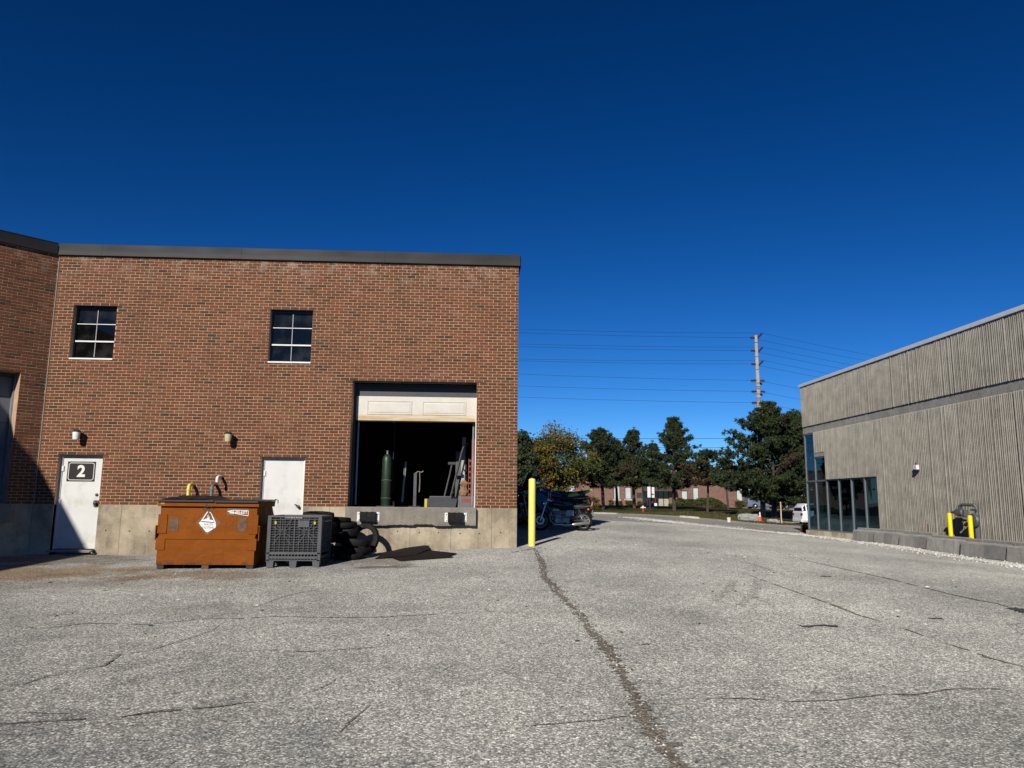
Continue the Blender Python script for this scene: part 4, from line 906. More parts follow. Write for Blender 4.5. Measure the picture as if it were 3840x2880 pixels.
# ------------------------------------------------------------------ waste container
def orange_mat():
    M, nt, N, L, bs = _nt('orange_bin_paint'); co = coords(N, L)
    n1 = noise(N, L, co, 2.2, 6, .6); r1 = ramp(N, [(.3, (.185,.05,.004)), (.7, (.225,.064,.005))]); L.new(n1, r1.inputs[0])
    mp = N.new('ShaderNodeMapping'); mp.inputs['Scale'].default_value = (1.6, 1., 26); L.new(co, mp.inputs[0])
    n2 = noise(N, L, mp.outputs[0], 1.3, 4, .6); r2 = ramp(N, [(.66, (0,0,0)), (.70, (1,1,1))]); L.new(n2, r2.inputs[0])
    s = N.new('ShaderNodeSeparateXYZ'); L.new(co, s.inputs[0]); lowm = ramp(N, [(.25, (1,1,1)), (.55, (.0,.0,.0))]); L.new(s.outputs[2], lowm.inputs[0])
    out = mixc(N, L, math_(N, L, 'MULTIPLY', r2.outputs[0], math_(N, L, 'MULTIPLY', lowm.outputs[0], .8)), r1.outputs[0], (.07,.03,.015))
    n3 = noise(N, L, co, 7, 6, .75); r3 = ramp(N, [(.66, (0,0,0)), (.74, (1,1,1))]); L.new(n3, r3.inputs[0])
    out = mixc(N, L, math_(N, L, 'MULTIPLY', r3.outputs[0], .45), out, (.13,.055,.02))
    L.new(out, bs.inputs['Base Color']); bs.inputs['Roughness'].default_value = .6; bs.inputs['Specular IOR Level'].default_value = .1
    ed_ = ramp(N, [(.075, (1,1,1)), (.16, (0,0,0))]); L.new(s.outputs[2], ed_.inputs[0]); ng = noise(N, L, co, 9, 6, .75); rg2 = ramp(N, [(.45, (0,0,0)), (.6, (1,1,1))]); L.new(ng, rg2.inputs[0])
    out = mixc(N, L, math_(N, L, 'MULTIPLY', ed_.outputs[0], rg2.outputs[0]), out, (.06,.03,.018))
    mp2 = N.new('ShaderNodeMapping'); mp2.inputs['Scale'].default_value = (7, 7, .6); L.new(co, mp2.inputs[0]); nd = noise(N, L, mp2.outputs[0], 1.5, 5, .7); rd2 = ramp(N, [(.55, (0,0,0)), (.75, (1,1,1))]); L.new(nd, rd2.inputs[0])
    out = mixc(N, L, math_(N, L, 'MULTIPLY', rd2.outputs[0], .4), out, (.12,.04,.01)); L.new(out, bs.inputs['Base Color'])
    bump(N, L, noise(N, L, co, 2.4, 3), .05, .8, bs); return M
M_OR = orange_mat(); M_LID = plain('bin_lid', (.01,.0105,.012), .55, var=.3, scale=3); M_RUST = plain('rust', (.1,.045,.025), .9); M_BROWN = plain('decal_brown', (.16,.06,.028), .55, var=.15)
BX0, BX1, BY = -5.66, -3.89, 14.1; bz = gz(-4.8, 14.15)
bn = thing('waste_container', 'dented orange steel waste container with black plastic lids and waste systems decal', 'dumpster', ((BX0+BX1)/2, BY, bz)); W = BX1-BX0; hw = W/2
H = 1.455-bz; mid = .60; zb_ = .075
# body: side profile (y, z) extruded across, front lower half stands proud, rear slopes
prof = [(-.035,zb_),(-.035,mid-.03),(.0,mid),(.0,H-.09),(1.02,H-.09),(1.34,.78),(1.22,zb_)]
MB().prism(prof, 'x', -hw+.03, hw-.03).build('body', M_OR, bn)
MB().box((-hw-.01,-.055,H-.09),(hw+.01,.03,H)).build('rim', M_OR, bn); MB().box((-hw-.01,.031,H-.09),(-hw+.04,1.06,H)).build('rim', M_OR, bn); MB().box((hw-.04,.031,H-.09),(hw+.01,1.06,H)).build('rim', M_OR, bn)
MB().prism([(-.05,mid-.075),(-.05,mid-.055),(.005,mid+.01),(-.03,mid-.075)], 'x', -hw+.03, hw-.03).build('front_ledge', M_OR, bn)
for s in (-1, 1):
    x0, x1 = sorted((s*(hw-.03), s*(hw+.035))); pk = MB(); pk.box((x0,-.02,mid-.1),(x1,.98,mid-.085)); pk.box((x0,-.02,mid+.15),(x1,.98,mid+.165)); pk.box((x1-.015 if s > 0 else x0,-.02,mid-.085),(x1 if s > 0 else x0+.015,.98,mid+.15)); pk.build('fork_pocket', M_OR, bn)
    xa, xb = sorted((s*(hw-.16), s*(hw+.0)))
    MB().box((xa,-.048,mid-.27),(xb,-.036,mid-.06)).build('wear_plate', M_OR, bn); MB().box((xa,-.014,mid+.02),(xb,-.001,mid+.36)).build('wear_plate', M_OR, bn)
    xa, xb = sorted((s*(hw-.36), s*(hw-.2))); MB().box((xa,-.006,mid+.06),(xb,-.001,mid+.30)).build('worn_patch', plain('scuffed_steel', (.11,.055,.028), .7, var=.5, scale=9), bn)
for x in (-hw+.1, 0., hw-.1):
    MB().box((x-.06,-.02,0),(x+.06,1.1,zb_-.001)).build('skid', M_RUST if x == 0 else M_BLACK, bn)
# lids: moulded plastic, ribbed
def lid(x0, x1, zt, crown, name='lid'):
    mb = MB(); n = 12; V = []; ny = 10
    for i in range(n+1):
        for j in range(ny+1):
            tx, ty = i/n, j/ny; e = min(1, 6*min(tx, 1-tx))*min(1, 5*min(ty+.05, 1-ty+.05))
            rib = .018 if (i % 3 == 1) else 0.
            V.append((x0+(x1-x0)*tx, -.09+1.2*ty, zt+crown*e*(1-.25*(2*tx-1)**2)+rib*min(1, e)))
    mb.add(V, [(i*(ny+1)+j, (i+1)*(ny+1)+j, (i+1)*(ny+1)+j+1, i*(ny+1)+j+1) for i in range(n) for j in range(ny)])
    mb.box((x0,-.095,zt-.03),(x1,-.085,zt+.004)); mb.box((x0,-.085,zt-.03),(x0+.008,1.1,zt)); mb.box((x1-.008,-.085,zt-.03),(x1,1.1,zt))
    o = mb.build(name, M_LID, bn, recalc=False)
    return o
lid(-hw+.0, .10, H+.02, .07); lid(.115, hw-.0, H+.012, .008)
MB().tube([(-hw,1.09,H+.03),(hw,1.09,H+.03)], .014, 8).build('hinge_rod', M_DARKMETAL, bn)
MB().tube([(hw+.02,1.0,H-.02),(hw+.02,1.05,H+.05),(hw+.06,1.08,H+.03),(hw+.06,1.08,H-.03)], .01, 6).build('hook', M_DARKMETAL, bn)
# decals
yF = -.0015
def flat(pts, mat, name, y=yF): return MB().add([(x, y, z) for x, z in pts], [tuple(range(len(pts)))]).build(name, mat, bn, recalc=False)
def zp(x, y): # a point of the photo zoom on the bin front -> local
    q = onY(560+x*.31645, 1760+y*.31645, BY); return (q.x-bn.location.x, q.z-bz)
M_DW = plain('decal_white', (.78,.78,.75), .5, var=.04); M_DBK = plain('decal_black', (.03,.02,.018), .6)
flat([zp(*q) for q in ((703,485),(850,640),(683,785),(552,628))], M_BROWN, 'decal_ground', -.002)
flat([zp(*q) for q in ((588,632),(618,618),(770,628),(792,658),(785,690),(690,747),(672,742),(612,672))], M_DW, 'decal_emblem', -.004)
flat([zp(*q) for q in ((622,612),(640,594),(660,594),(668,586),(682,582),(700,578),(706,598),(750,600),(765,612),(768,626),(690,618))], M_DW, 'decal_emblem', -.0042)
flat([zp(*q) for q in ((690,575),(700,510),(716,540),(716,600),(690,598))], M_DW, 'decal_emblem', -.0046)
for a, b in (((682,515),(600,640)), ((730,520),(786,640)), ((682,515),(700,497)), ((700,497),(730,520))):
    p_, q_ = Vector(zp(*a)), Vector(zp(*b)); d_ = (q_-p_).normalized(); nn = Vector((-d_.y, d_.x))*.008
    flat([p_+nn, q_+nn, q_-nn, p_-nn], M_DW, 'decal_line', -.0045)
flat([zp(*q) for q in ((612,624),(615,616),(770,624),(770,634),(690,630))], M_DBK, 'decal_line', -.0048)
def lettering(txt, c, wpx, size, mat, y=-.0055, bold=.0):
    z0 = zp(*c); w_ = Vector(zp(c[0]+wpx/2, c[1]))-Vector(zp(c[0]-wpx/2, c[1])); t = text_mesh('lettering', txt, size, mat, bn, .0003, bold, w_.length); t.rotation_euler = (math.pi/2, 0, 0); t.location = (z0[0], y, z0[1])
lettering('WASTE', (699, 655), 108, .062, M_DBK); lettering('SYSTEMS', (695, 693), 140, .062, M_DBK)
flat([zp(*q) for q in ((924,460),(1176,462),(1176,550),(920,546))], M_BROWN, 'decal_ground', -.002)
for a, b in (((924,497),(1000,484)), ((1000,484),(1176,490)), ((924,497),(1100,540)), ((1100,540),(1172,551)), ((1176,490),(1172,551))):
    p_, q_ = Vector(zp(*a)), Vector(zp(*b)); d_ = (q_-p_).normalized(); nn = Vector((-d_.y, d_.x))*.0045
    flat([p_+nn, q_+nn, q_-nn, p_-nn], M_DW, 'decal_line', -.0045)
lettering('905-455-6377', (1055, 512), 210, .075, M_DW, -.005, .0015)
# black tar drips and scrapes
rd = random.Random(2)
for k in range(46):
    x = 702+rd.gauss(0, 30); y = 455+rd.gauss(0, 45); l = rd.uniform(10, 34); a = rd.uniform(-.5, .5); w_ = rd.uniform(2., 5.5)
    if y < 385 or y > 580: continue
    flat([zp(x-w_, y), zp(x+w_, y), zp(x+w_*.4+l*math.sin(a), y+l), zp(x-w_*.4+l*math.sin(a), y+l)], M_DBK, 'tar_drip', -.0065 if y > 440 else -.058)
flat([zp(*q) for q in ((694,440),(708,440),(714,470),(716,540),(706,590),(700,540),(692,480))], M_RUST, 'tar_drip', -.0068)
flat([zp(*q) for q in ((686,355),(698,355),(702,432),(684,432))], M_DBK, 'tar_drip', -.0575)
for (x0, x1, y0, w_) in ((262,700,990,4),(725,1030,918,2.2),(985,1195,986,3),(540,780,1040,2),(330,420,1045,2.2),(380,570,1020,1.2),(600,945,1125,2),(370,600,1110,1),(680,705,948,3),(1195,1250,1055,1.2),(280,312,890,3)):
    dx = rd.uniform(-4, 4); flat([zp(x0, y0+dx-w_*.3), zp((x0+x1)/2, y0-w_), zp(x1, y0-dx-w_*.2), zp(x1, y0-dx+w_*.2), zp((x0+x1)/2, y0+w_), zp(x0, y0+dx+w_*.3)], M_RUST, 'scrape', -.0375)
for pts in (((998,575),(1003,575),(978,655),(974,690),(1004,685),(970,712),(968,650)), ((328,562),(345,566),(372,580),(350,576)), ((408,578),(436,562),(444,580),(430,586))): flat([zp(*q) for q in pts], M_RUST, 'scrape', -.0035)
flat([zp(150, 382), zp(196, 382), zp(196, 412), zp(150, 412)], plain('pale_sticker', (.42,.2,.08), .6), 'decal_ground', -.0565)

# ------------------------------------------------------------------ plastic bulk container
M_CR = plain('grey_plastic', (.07,.072,.077), .5, var=.2, scale=5); M_CRB = plain('container_core', (.008,.008,.009), .7)
CX0, CX1, CY = -3.74, -2.775, 14.2; cz = gz(-3.25, 14.3); cw = (CX1-CX0)/2; CHt = 1.205-cz; CDp = 1.0
cr = thing('bulk_container', 'grey ribbed plastic bulk container with yellow latches beside the orange waste container', 'container', ((CX0+CX1)/2, CY, cz))
def lattice(w, z0, z1, seed):
    """ribbed wall in the x-z plane, outside at y=0, returned as one mesh builder"""
    mb = MB(); h_ = z1-z0
    for k in range(11):
        x = -w+2*w*k/10; t = .007 if k in (0,5,10) else .004; mb.box((x-t, .0, z0), (x+t, .026, z1))
    for k in range(15):
        z = z0+h_*k/14; t = .008 if k in (0,14) else .004; mb.box((-w, .003, z-t), (w, .0255, z+t))
    for cx in (-w*.5, w*.5):
        cz_ = z0+h_*.57
        for a in (28, 55, 90, 125, 152, 208, 235, 305, 332):
            d_ = Vector((math.cos(rad(a)), 0, math.sin(rad(a)))); L_ = min(.42*w/abs(d_.x) if abs(d_.x) > .1 else 9, (.38*h_)/abs(d_.z) if abs(d_.z) > .1 else 9); p_ = Vector((cx, -.001, cz_)); nn = Vector((-d_.z, 0, d_.x))*.004
            a0, a1 = p_+d_*.03, p_+d_*L_; mb.add([a0+nn, a1+nn, a1-nn, a0-nn]+[q+Vector((0,.02,0)) for q in (a0+nn, a1+nn, a1-nn, a0-nn)], [(0,1,2,3),(0,4,5,1),(2,6,7,3),(1,5,6,2),(3,7,4,0)])
        mb.tube([(cx+.075*math.cos(rad(45*k)), .0, cz_+.075*math.sin(rad(45*k))) for k in range(8)], .004, 4, close=True)
    return mb
zw0 = .21
MB().box((-cw+.04,.04,zw0+.05),(cw-.04,CDp-.04,CHt-.06)).build('liner', M_CRB, cr)
fr = lattice(cw-.05, zw0+.06, CHt-.02, 1).build('front_wall', M_CR, cr)
rt = lattice(CDp/2-.05, zw0+.06, CHt-.02, 2).build('side_wall', M_CR, cr); rt.rotation_euler = (0,0,math.pi/2); rt.location = (cw, CDp/2, 0)
lf = bpy.data.objects.new('side_wall', rt.data); COL.objects.link(lf); lf.parent = cr; lf.rotation_euler = (0,0,-math.pi/2); lf.location = (-cw, CDp/2, 0)
bk = bpy.data.objects.new('rear_wall', fr.data); COL.objects.link(bk); bk.parent = cr; bk.rotation_euler = (0,0,math.pi); bk.location = (0, CDp, 0)
for sx in (-1, 1):
    for sy in (0, 1):
        x0, x1 = sorted((sx*cw, sx*(cw-.06))); y0, y1 = (0, .06) if not sy else (CDp-.06, CDp)
        mb = MB(); mb.box((x0-.004*(sx < 0), y0-.004, .1), (x1+.004*(sx > 0), y1+.004, CHt), .006)
        for k in range(20): z = .2+k*(CHt-.25)/20; mb.box((x0-.009*(sx < 0), y0-.009, z), (x1+.009*(sx > 0), y1, z+.012))
        mb.build('corner_post', M_CR, cr)
mb = MB(); mb.box((-cw,.0,.16),(cw,CDp,.2))
for k in range(16): x = -cw+.05+k*(2*cw-.1)/15; mb.box((x-.006,-.004,.13),(x+.006,.06,.235))
mb.box((-cw,-.004,.235),(cw,.03,.265)); mb.box((-cw,-.004,.12),(cw,.03,.14)); mb.build('base_deck', M_CR, cr)
for x in (-cw+.07, 0, cw-.07):
    for y in (.07, CDp/2, CDp-.07): MB().prism([(x-.055,0),(x+.055,0),(x+.065,.119),(x-.065,.119)], 'y', y-.065, y+.065).build('foot', M_CR, cr)
mb = MB(); mb.box((-cw,-.006,CHt-.02),(cw,.045,CHt+.005)); mb.box((-cw,CDp-.045,CHt-.02),(cw,CDp+.006,CHt+.005)); mb.box((-cw-.004,.046,CHt-.02),(-cw+.045,CDp-.046,CHt+.005)); mb.box((cw-.045,.046,CHt-.02),(cw+.004,CDp-.046,CHt+.005)); mb.build('top_rim', M_CR, cr)
for x in (-cw+.14, cw-.12): MB().box((x-.018,-.016,CHt-.15),(x+.018,-.002,CHt-.1), .004).build('latch', plain('latch_yellow', (.5,.4,.03), .5), cr)
MB().box((.06,-.012,CHt-.2),(.26,-.002,CHt-.08)).build('label_plate', M_CR, cr)

# ------------------------------------------------------------------ tyres
def tyre_mesh(R, w, treads, seed):
    ri = R*.66; pr = [(ri, -w*.34), (ri*1.02, -w*.42), (ri+(R-ri)*.5, -w*.5), (R*.955, -w*.44), (R*.99, -w*.25), (R, 0), (R*.99, w*.25), (R*.955, w*.44), (ri+(R-ri)*.5, w*.5), (ri*1.02, w*.42), (ri, w*.34), (ri*1.05, w*.2), (R*.9, 0), (ri*1.05, -w*.2)]
    mb = MB(); n = 48; L_ = len(pr); V = []
    for k in range(n):
        a = 2*math.pi*k/n
        for j, (r, h_) in enumerate(pr):
            q = r+(.004*(1 if (k+j) % 2 else -1) if treads and 3 <= j <= 7 else 0); V.append((q*math.cos(a), q*math.sin(a), h_))
    mb.add(V, [(k*L_+j, ((k+1) % n)*L_+j, ((k+1) % n)*L_+(j+1) % L_, k*L_+(j+1) % L_) for k in range(n) for j in range(L_)])
    return mb
TM = {}
def tyre(x, y, z, R, w, tilt, az, lbl, treads=True, upright=False):
    k_ = (R, w, treads)
    if k_ not in TM: o = tyre_mesh(R, w, treads, 0).build('tyre', M_RUBBER, None, smooth=True, recalc=True, angle=25); TM[k_] = o.data
    else: o = bpy.data.objects.new('tyre', TM[k_]); COL.objects.link(o)
    o.location = (x, y, z); q = Quaternion((0,0,1), az) @ Quaternion((1,0,0), tilt); o.rotation_mode = 'QUATERNION'; o.rotation_quaternion = q
    return tag(o, lbl, 'tyre', 'worn tyres piled beside the loading dock')
def t4(x, y, Y): q = onY(1150+x*.3164, 1820+y*.3164, Y); return q
g0 = gz(-2.1, 15.9)
spec = [(500,835,15.55,.30,.115,.04,'worn tyre with coarse tread lying at the bottom of the pile'), (588,765,15.75,.30,.12,.03,'tyre lying second from the ground at the mat side of the pile'), (585,677,15.78,.295,.15,.05,'fat rounded tyre topping the stack next to the leaning tyre'),
        (440,590,16.0,.28,.12,.14,'tilted tyre sagging between the two stacks'), (468,542,16.15,.27,.11,.1,'thin tyre lying fourth from the top of the taller stack'), (430,462,16.1,.29,.115,.06,'tyre lying second from the top of the taller stack'), (375,402,16.15,.26,.09,.05,'topmost tyre of the stack against the foundation wall'),
        (300,640,16.05,.30,.13,.05,'tyre half hidden in the middle of the pile behind the bulk container'), (300,760,15.95,.31,.14,.02,'tyre on the ground half hidden behind the bulk container'), (280,520,16.1,.3,.13,.06,'tyre in the pile just above the middle, behind the bulk container'), (140,360,15.6,.31,.14,.08,'tyre showing above the rim of the bulk container')]
for i, (x, y, Y, R, w, tl, lb) in enumerate(spec):
    p = t4(x, y, Y); tyre(p.x, Y, p.z, R, w, tl, i*1.3, lb)
for z_ in (.1, .24, .38, .52, .66): p = t4(150, 600, 15.7); tyre(p.x+.03*math.sin(z_*40), 15.65, g0+z_-.03, .31, .14, .03, z_*9, ['lowest', 'second lowest', 'middle', 'fourth', 'fifth'][int(z_*7)]+' tyre of the stack hidden behind the bulk container')
p = t4(690, 665, 16.4); tyre(p.x, 16.38, g0+.335, .33, .11, rad(80), rad(-22), 'thin tyre standing upright leaning beside the tyre pile, lit wall showing through it')
# dry leaves and crumbs by the tyres
mb = MB(); rl = random.Random(6)
for k in range(420):
    x = rl.gauss(-1.58, .2); y = 16.55+rl.gauss(0, .14); y = min(y, 16.86); s_ = rl.uniform(.008, .025); z = gz(x, y)+rl.uniform(0, .06)*max(0, 1-abs(x+1.58)*2.5); a = rl.uniform(0, 6.3)
    c_, q = math.cos(a)*s_, math.sin(a)*s_; mb.add([(x+c_, y+q, z), (x-q, y+c_, z+rl.uniform(0,.015)), (x-c_, y-q, z+.004), (x+q, y-c_, z+rl.uniform(0,.012))], [(0,1,2,3)])
tag(mb.build('leaf_litter', island_mat('dry_leaves', [(0,(.07,.04,.025)), (.6,(.2,.12,.07)), (1,(.34,.22,.13))], bmp=0), None, recalc=False), 'dry brown leaves and crumbs between the tyres and the mats', kind='stuff')
# rubber mats
def mat_sheet(pix, lift, lbl, thick=.012, tex=True):
    P = [gpix(1150+x*.3164, 1820+y*.3164) for x, y, _ in pix]; top = [Vector((p.x, p.y, gz(p.x, p.y)+.006+l)) for p, (_, _, l) in zip(P, pix)]
    c = sum(top, Vector())/len(top); o = thing('rubber_mat', lbl, 'mat', (c.x, c.y, gz(c.x, c.y))); n = len(top); base = Vector(o.location)
    V = [q-base for q in top]+[q-base+Vector((0,0,thick)) for q in top]
    MB().add(V, [tuple(range(n)), tuple(range(2*n-1, n-1, -1))]+[(i, (i+1) % n, n+(i+1) % n, n+i) for i in range(n)]).build('sheet', M_MAT, o)
M_MAT = plain('mat_rubber', (.013,.011,.0105), .8, spec=.15, var=.4, scale=8, bmp=.004, bscale=120)
mat_sheet([(1000,862,0),(1110,903,0),(1740,860,.0),(1690,848,.01),(1780,822,.015),(1440,795,.03),(1240,835,.01)], 0, 'black rubber mat lying flat on the asphalt below the dock')
mat_sheet([(812,878,.0),(1010,868,.02),(1290,850,.025),(1462,792,.06),(1432,762,.10),(1130,785,.05),(900,820,.01)], 0, 'black textured rubber mat with a lifted corner, lying on the other mat')
# ------------------------------------------------------------------ things in the loading bay
def z5(x, y, Y): return onY(1280+x*.3617, 1380+y*.3617, Y)
FZ = ZB; M_DGALV = plain('dull_steel', (.06,.06,.063), .55, var=.3)
def bay(name, lbl, cat, px, Y, z=None): p = z5(px, 1400, Y); return thing(name, lbl, cat, (p.x, Y, FZ if z is None else z))
M_GRN = plain('green_cylinder', (.014,.03,.016), .45, var=.25, scale=6, dirt=(.05,.06,.04), dscale=7, dthr=(.58,.75))
zt = z5(470, 895, 18.1).z-FZ; t = bay('gas_cylinder', 'tall green gas cylinder with two wire bands inside the loading door', 'gas cylinder', 460, 18.1)
MB().lathe([(.105,0),(.115,.02),(.115,zt-.16),(.105,zt-.08),(.07,zt-.02),(.04,zt),(.03,zt+.005)], n=20).build('body', M_GRN, t, smooth=True)
for z_ in (.2, .62): MB().tube([(.12*math.cos(a), .12*math.sin(a), z_+.006*math.sin(3*a)) for a in np.linspace(0, 6.283, 24)[:-1]], .005, 5, close=True).build('wire_band', M_STEEL, t)
MB().box((-.2,-.16,-.002),(.22,.16,.02)).build('tray', M_DARKMETAL, t); MB().cyl((.19,-.02,.0),(.19,-.02,.13),.03,10).build('wheel', M_RUBBER, t)
MB().lathe([(.02,zt),(.02,zt+.06),(.035,zt+.07),(.01,zt+.09)], n=10).build('valve', M_STEEL, t)
t = bay('hose', 'thin rubber hose hanging down beside the green gas cylinder', 'hose', 530, 18.25, 3.9)
MB().tube([(0,0,0),(0,0,-.6),(-.01,.02,-1.2),(-.03,0,-1.7),(.01,0,-2.0),(-.03,0,-2.25)], .009, 6).build('hose_line', M_DARKMETAL, t); MB().lathe([(.035,-.01),(.035,.01)], (-.02,-.02,-.52), (0,1,0), 12).build('gauge', M_STEEL, t)
t = bay('tube_light', 'pale plastic tube standing on end in the dark bay', 'tube', 630, 18.9); MB().cyl((0,0,.12),(.06,0,1.1),.028,12).build('tube', plain('old_white', (.35,.35,.34), .6), t); MB().cyl((-.004,0,0),(0,0,.12),.03,12).build('foot', M_BLACK, t)
t = bay('stand', 'grey steel post stand with hooked top and hanging chain', 'stand', 760, 18.3); MB().box((-.035,-.035,.02),(.035,.035,.80)).build('post', M_DGALV, t); MB().box((-.14,-.12,0),(.14,.12,.02)).build('base_plate', M_DARKMETAL, t); MB().tube([(0,0,.8),(.06,-.02,.84),(.14,-.02,.82),(.19,-.02,.85)], .012, 6).build('hook', M_STEEL, t)
MB().tube([(.1,0,.82),(.11,0,.6),(.1,0,.35)], .012, 5).build('chain', M_STEEL, t)
t = bay('floor_jack', 'low black trolley jack with a tall handle', 'jack', 1040, 18.0); MB().box((-.28,-.2,.05),(.24,.2,.26), .02).build('body', M_DARKMETAL, t)
for x in (-.22, .18):
    for y in (-.2, .2): MB().lathe([(.05,-.025),(.055,0),(.05,.025)], (x,y,.055), (0,1,0), 14).build('wheel', M_RUBBER, t)
MB().tube([(.05,0,.2),(.17,.05,.75),(.22,.06,1.02)], .02, 8).build('handle', M_DGALV, t); MB().box((.13,.02,1.0),(.32,.08,1.06)).build('grip', M_DARKMETAL, t)
t = bay('hand_truck', 'grey steel hand truck leaning back with its curved handle up', 'hand truck', 1120, 18.15)
for y in (-.16, .16): MB().tube([(-.02,y,.03),(.02,y,.2),(.26,y+.0,1.25),(.31,y*.8,1.42),(.42,y*.6,1.52)], .02, 8).build('rail', M_DGALV, t)
for z_ in (.35, .7, 1.05): MB().cyl((.03+.22*z_-.03,-.16,z_),(.03+.22*z_-.03,.16,z_),.014,8).build('crossbar', M_DGALV, t)
for y in (-.22, .22): MB().lathe([(.03,-.02),(.11,-.03),(.125,-.01),(.125,.01),(.11,.03),(.03,.02)], (.1,y,.125), (0,1,0), 20).build('wheel', M_RUBBER, t); MB().lathe([(.06,-.032),(.06,.032)], (.1,y,.125), (0,1,0), 12).build('wheel_hub', M_STEEL, t)
MB().box((-.2,-.2,.0),(.0,.2,.012)).build('toe_plate', M_DGALV, t)
t = bay('crate', 'dark plastic crate with a yellow hazard corner on the bay floor', 'crate', 960, 17.75); MB().prism([(-.17,0),(.5,0),(.54,.2),(-.2,.2)], 'y', -.1, .22).build('tub', M_DARKMETAL, t); MB().box((-.21,-.12,.0),(-.15,-.101,.19)).build('hazard_plate', plain('latch_yellow', (.5,.4,.03), .5), t)
t = bay('panel_board', 'tall grey and white board leaning inside the bay door jamb', 'board', 1245, 18.6); MB().prism([(-.16,0),(.1,0),(.1,1.35),(-.16,1.35)], 'y', 0, .03).build('grey_board', plain('board_grey', (.07,.075,.08), .6), t); MB().prism([(-.04,0),(.06,0),(.08,1.7),(-.01,1.7)], 'y', -.06, -.03).build('white_board', plain('old_white', (.35,.35,.34), .6), t)
t = bay('cabinet', 'red steel tool cabinet edge beside the bay door jamb', 'cabinet', 1368, 17.75); MB().box((-.06,0,.3),(.08,.5,1.72), .01).build('body', plain('dull_red', (.2,.01,.012), .5), t); MB().box((-.05,.02,0),(.07,.48,.299)).build('legs', M_BLACK, t); MB().box((-.066,.05,.9),(-.061,.45,.93)).build('handle', M_STEEL, t)
t = bay('orange_level', 'orange slotted steel bar standing on the grey toolbox', 'bar', 1328, 17.7, FZ+.26)
mb = MB(); mb.box((-.04,0,0),(-.02,.05,.86)); mb.box((.02,0,0),(.04,.05,.86))
for k in range(7): mb.box((-.02,.0,.02+k*.13),(.02,.05,.06+k*.13))
mb.build('slotted_bar', plain('orange_red_paint', (.22,.035,.01), .5), t)
t = bay('toolbox', 'grey metal toolbox with an orange label on the bay floor', 'toolbox', 1298, 17.6); MB().prism([(-.2,0),(.2,0),(.22,.26),(-.19,.26)], 'y', 0, .3).build('body', plain('tool_grey', (.12,.12,.125), .5), t); MB().box((-.11,-.004,.12),(.12,.0,.2)).build('label_plate', plain('label_orange', (.25,.045,.015), .6), t); MB().tube([(-.1,.15,.26),(-.08,.15,.33),(.1,.15,.33),(.12,.15,.26)], .012, 6).build('handle', M_BLACK, t)
t = bay('rag_bundle', 'crumpled brown paper bundle on the toolbox', 'bundle', 1265, 17.72, FZ+.255); rb = random.Random(3)
mb = MB(); mb.lathe([(.02,0),(.09,.02),(.11,.1),(.07,.22),(.09,.30),(.03,.36)], n=14); mb.v = [(x*rb.uniform(.8,1.2), y*rb.uniform(.8,1.2), z*rb.uniform(.93,1.05)) for x, y, z in mb.v]; mb.build('paper', plain('brown_paper', (.24,.15,.08), .9), t)
# ------------------------------------------------------------------ motorcycles
M_BKP = plain('bike_black', (.008,.008,.009), .22, var=.1); M_SEAT = plain('seat_vinyl', (.012,.012,.012), .6, var=.2, bmp=.002)
M_ENG = plain('engine_alloy', (.33,.31,.285), .4, metal=.35, var=.3, scale=14); M_LENS = plain('red_lens', (.25,.01,.01), .2); M_AMB = plain('amber_lens', (.5,.17,.02), .2)
M_LIME = plain('lime_fairing', (.5,.6,.07), .35, var=.2, scale=4, dirt=(.015,.015,.015), dscale=4, dthr=(.52,.56)); M_BLUEP = plain('blue_tank', (.012,.02,.07), .25)
M_SPOKE = M_STEEL
def wheel(par, x, R, w, rim_r, front=False, spokes=5):
    wh = sub('wheel', par, (x, 0, R))
    pr = [(rim_r, -w*.36), (rim_r*1.03, -w*.46), ((rim_r+R)/2, -w*.52), (R*.95, -w*.42), (R, -w*.12), (R, w*.12), (R*.95, w*.42), ((rim_r+R)/2, w*.52), (rim_r*1.03, w*.46), (rim_r, w*.36)]
    MB().lathe(pr, (0,0,0), (0,1,0), 40, closed=True).build('tyre', M_RUBBER, wh, smooth=True)
    MB().lathe([(rim_r*1.01, -w*.38), (rim_r*.99, -w*.42), (rim_r*.9, -w*.3), (rim_r*.88, 0), (rim_r*.9, w*.3), (rim_r*.99, w*.42), (rim_r*1.01, w*.38), (rim_r*.96, 0)], (0,0,0), (0,1,0), 40, closed=True).build('rim', M_STEEL, wh, smooth=True)
    mb = MB()
    for k in range(spokes):
        a = 2*math.pi*k/spokes+.3; c, s = math.cos(a), math.sin(a); p = (-s*.02, c*.02)
        mb.tube([(c*.05, -.0, s*.05), (c*rim_r*.5, .015, s*rim_r*.5), (c*rim_r*.9, 0, s*rim_r*.9)], [.022, .017, .02], 6)
    mb.build('spokes', M_ENG, wh, smooth=True)
    MB().lathe([(.04,-.09),(.1 if not front else .06,-.07),(.105 if not front else .06,-.02),(.105 if not front else .06,.03),(.05,.07),(.03,.09)], (0,0,0), (0,1,0), 20).build('hub', M_CHROME if not front else M_ENG, wh, smooth=True)
    if front:
        MB().lathe([(.09,.072),(.145,.072),(.145,.077),(.09,.077)], (0,0,0), (0,1,0), 28, closed=True).build('brake_disc', M_STEEL, wh, smooth=True)
    return wh
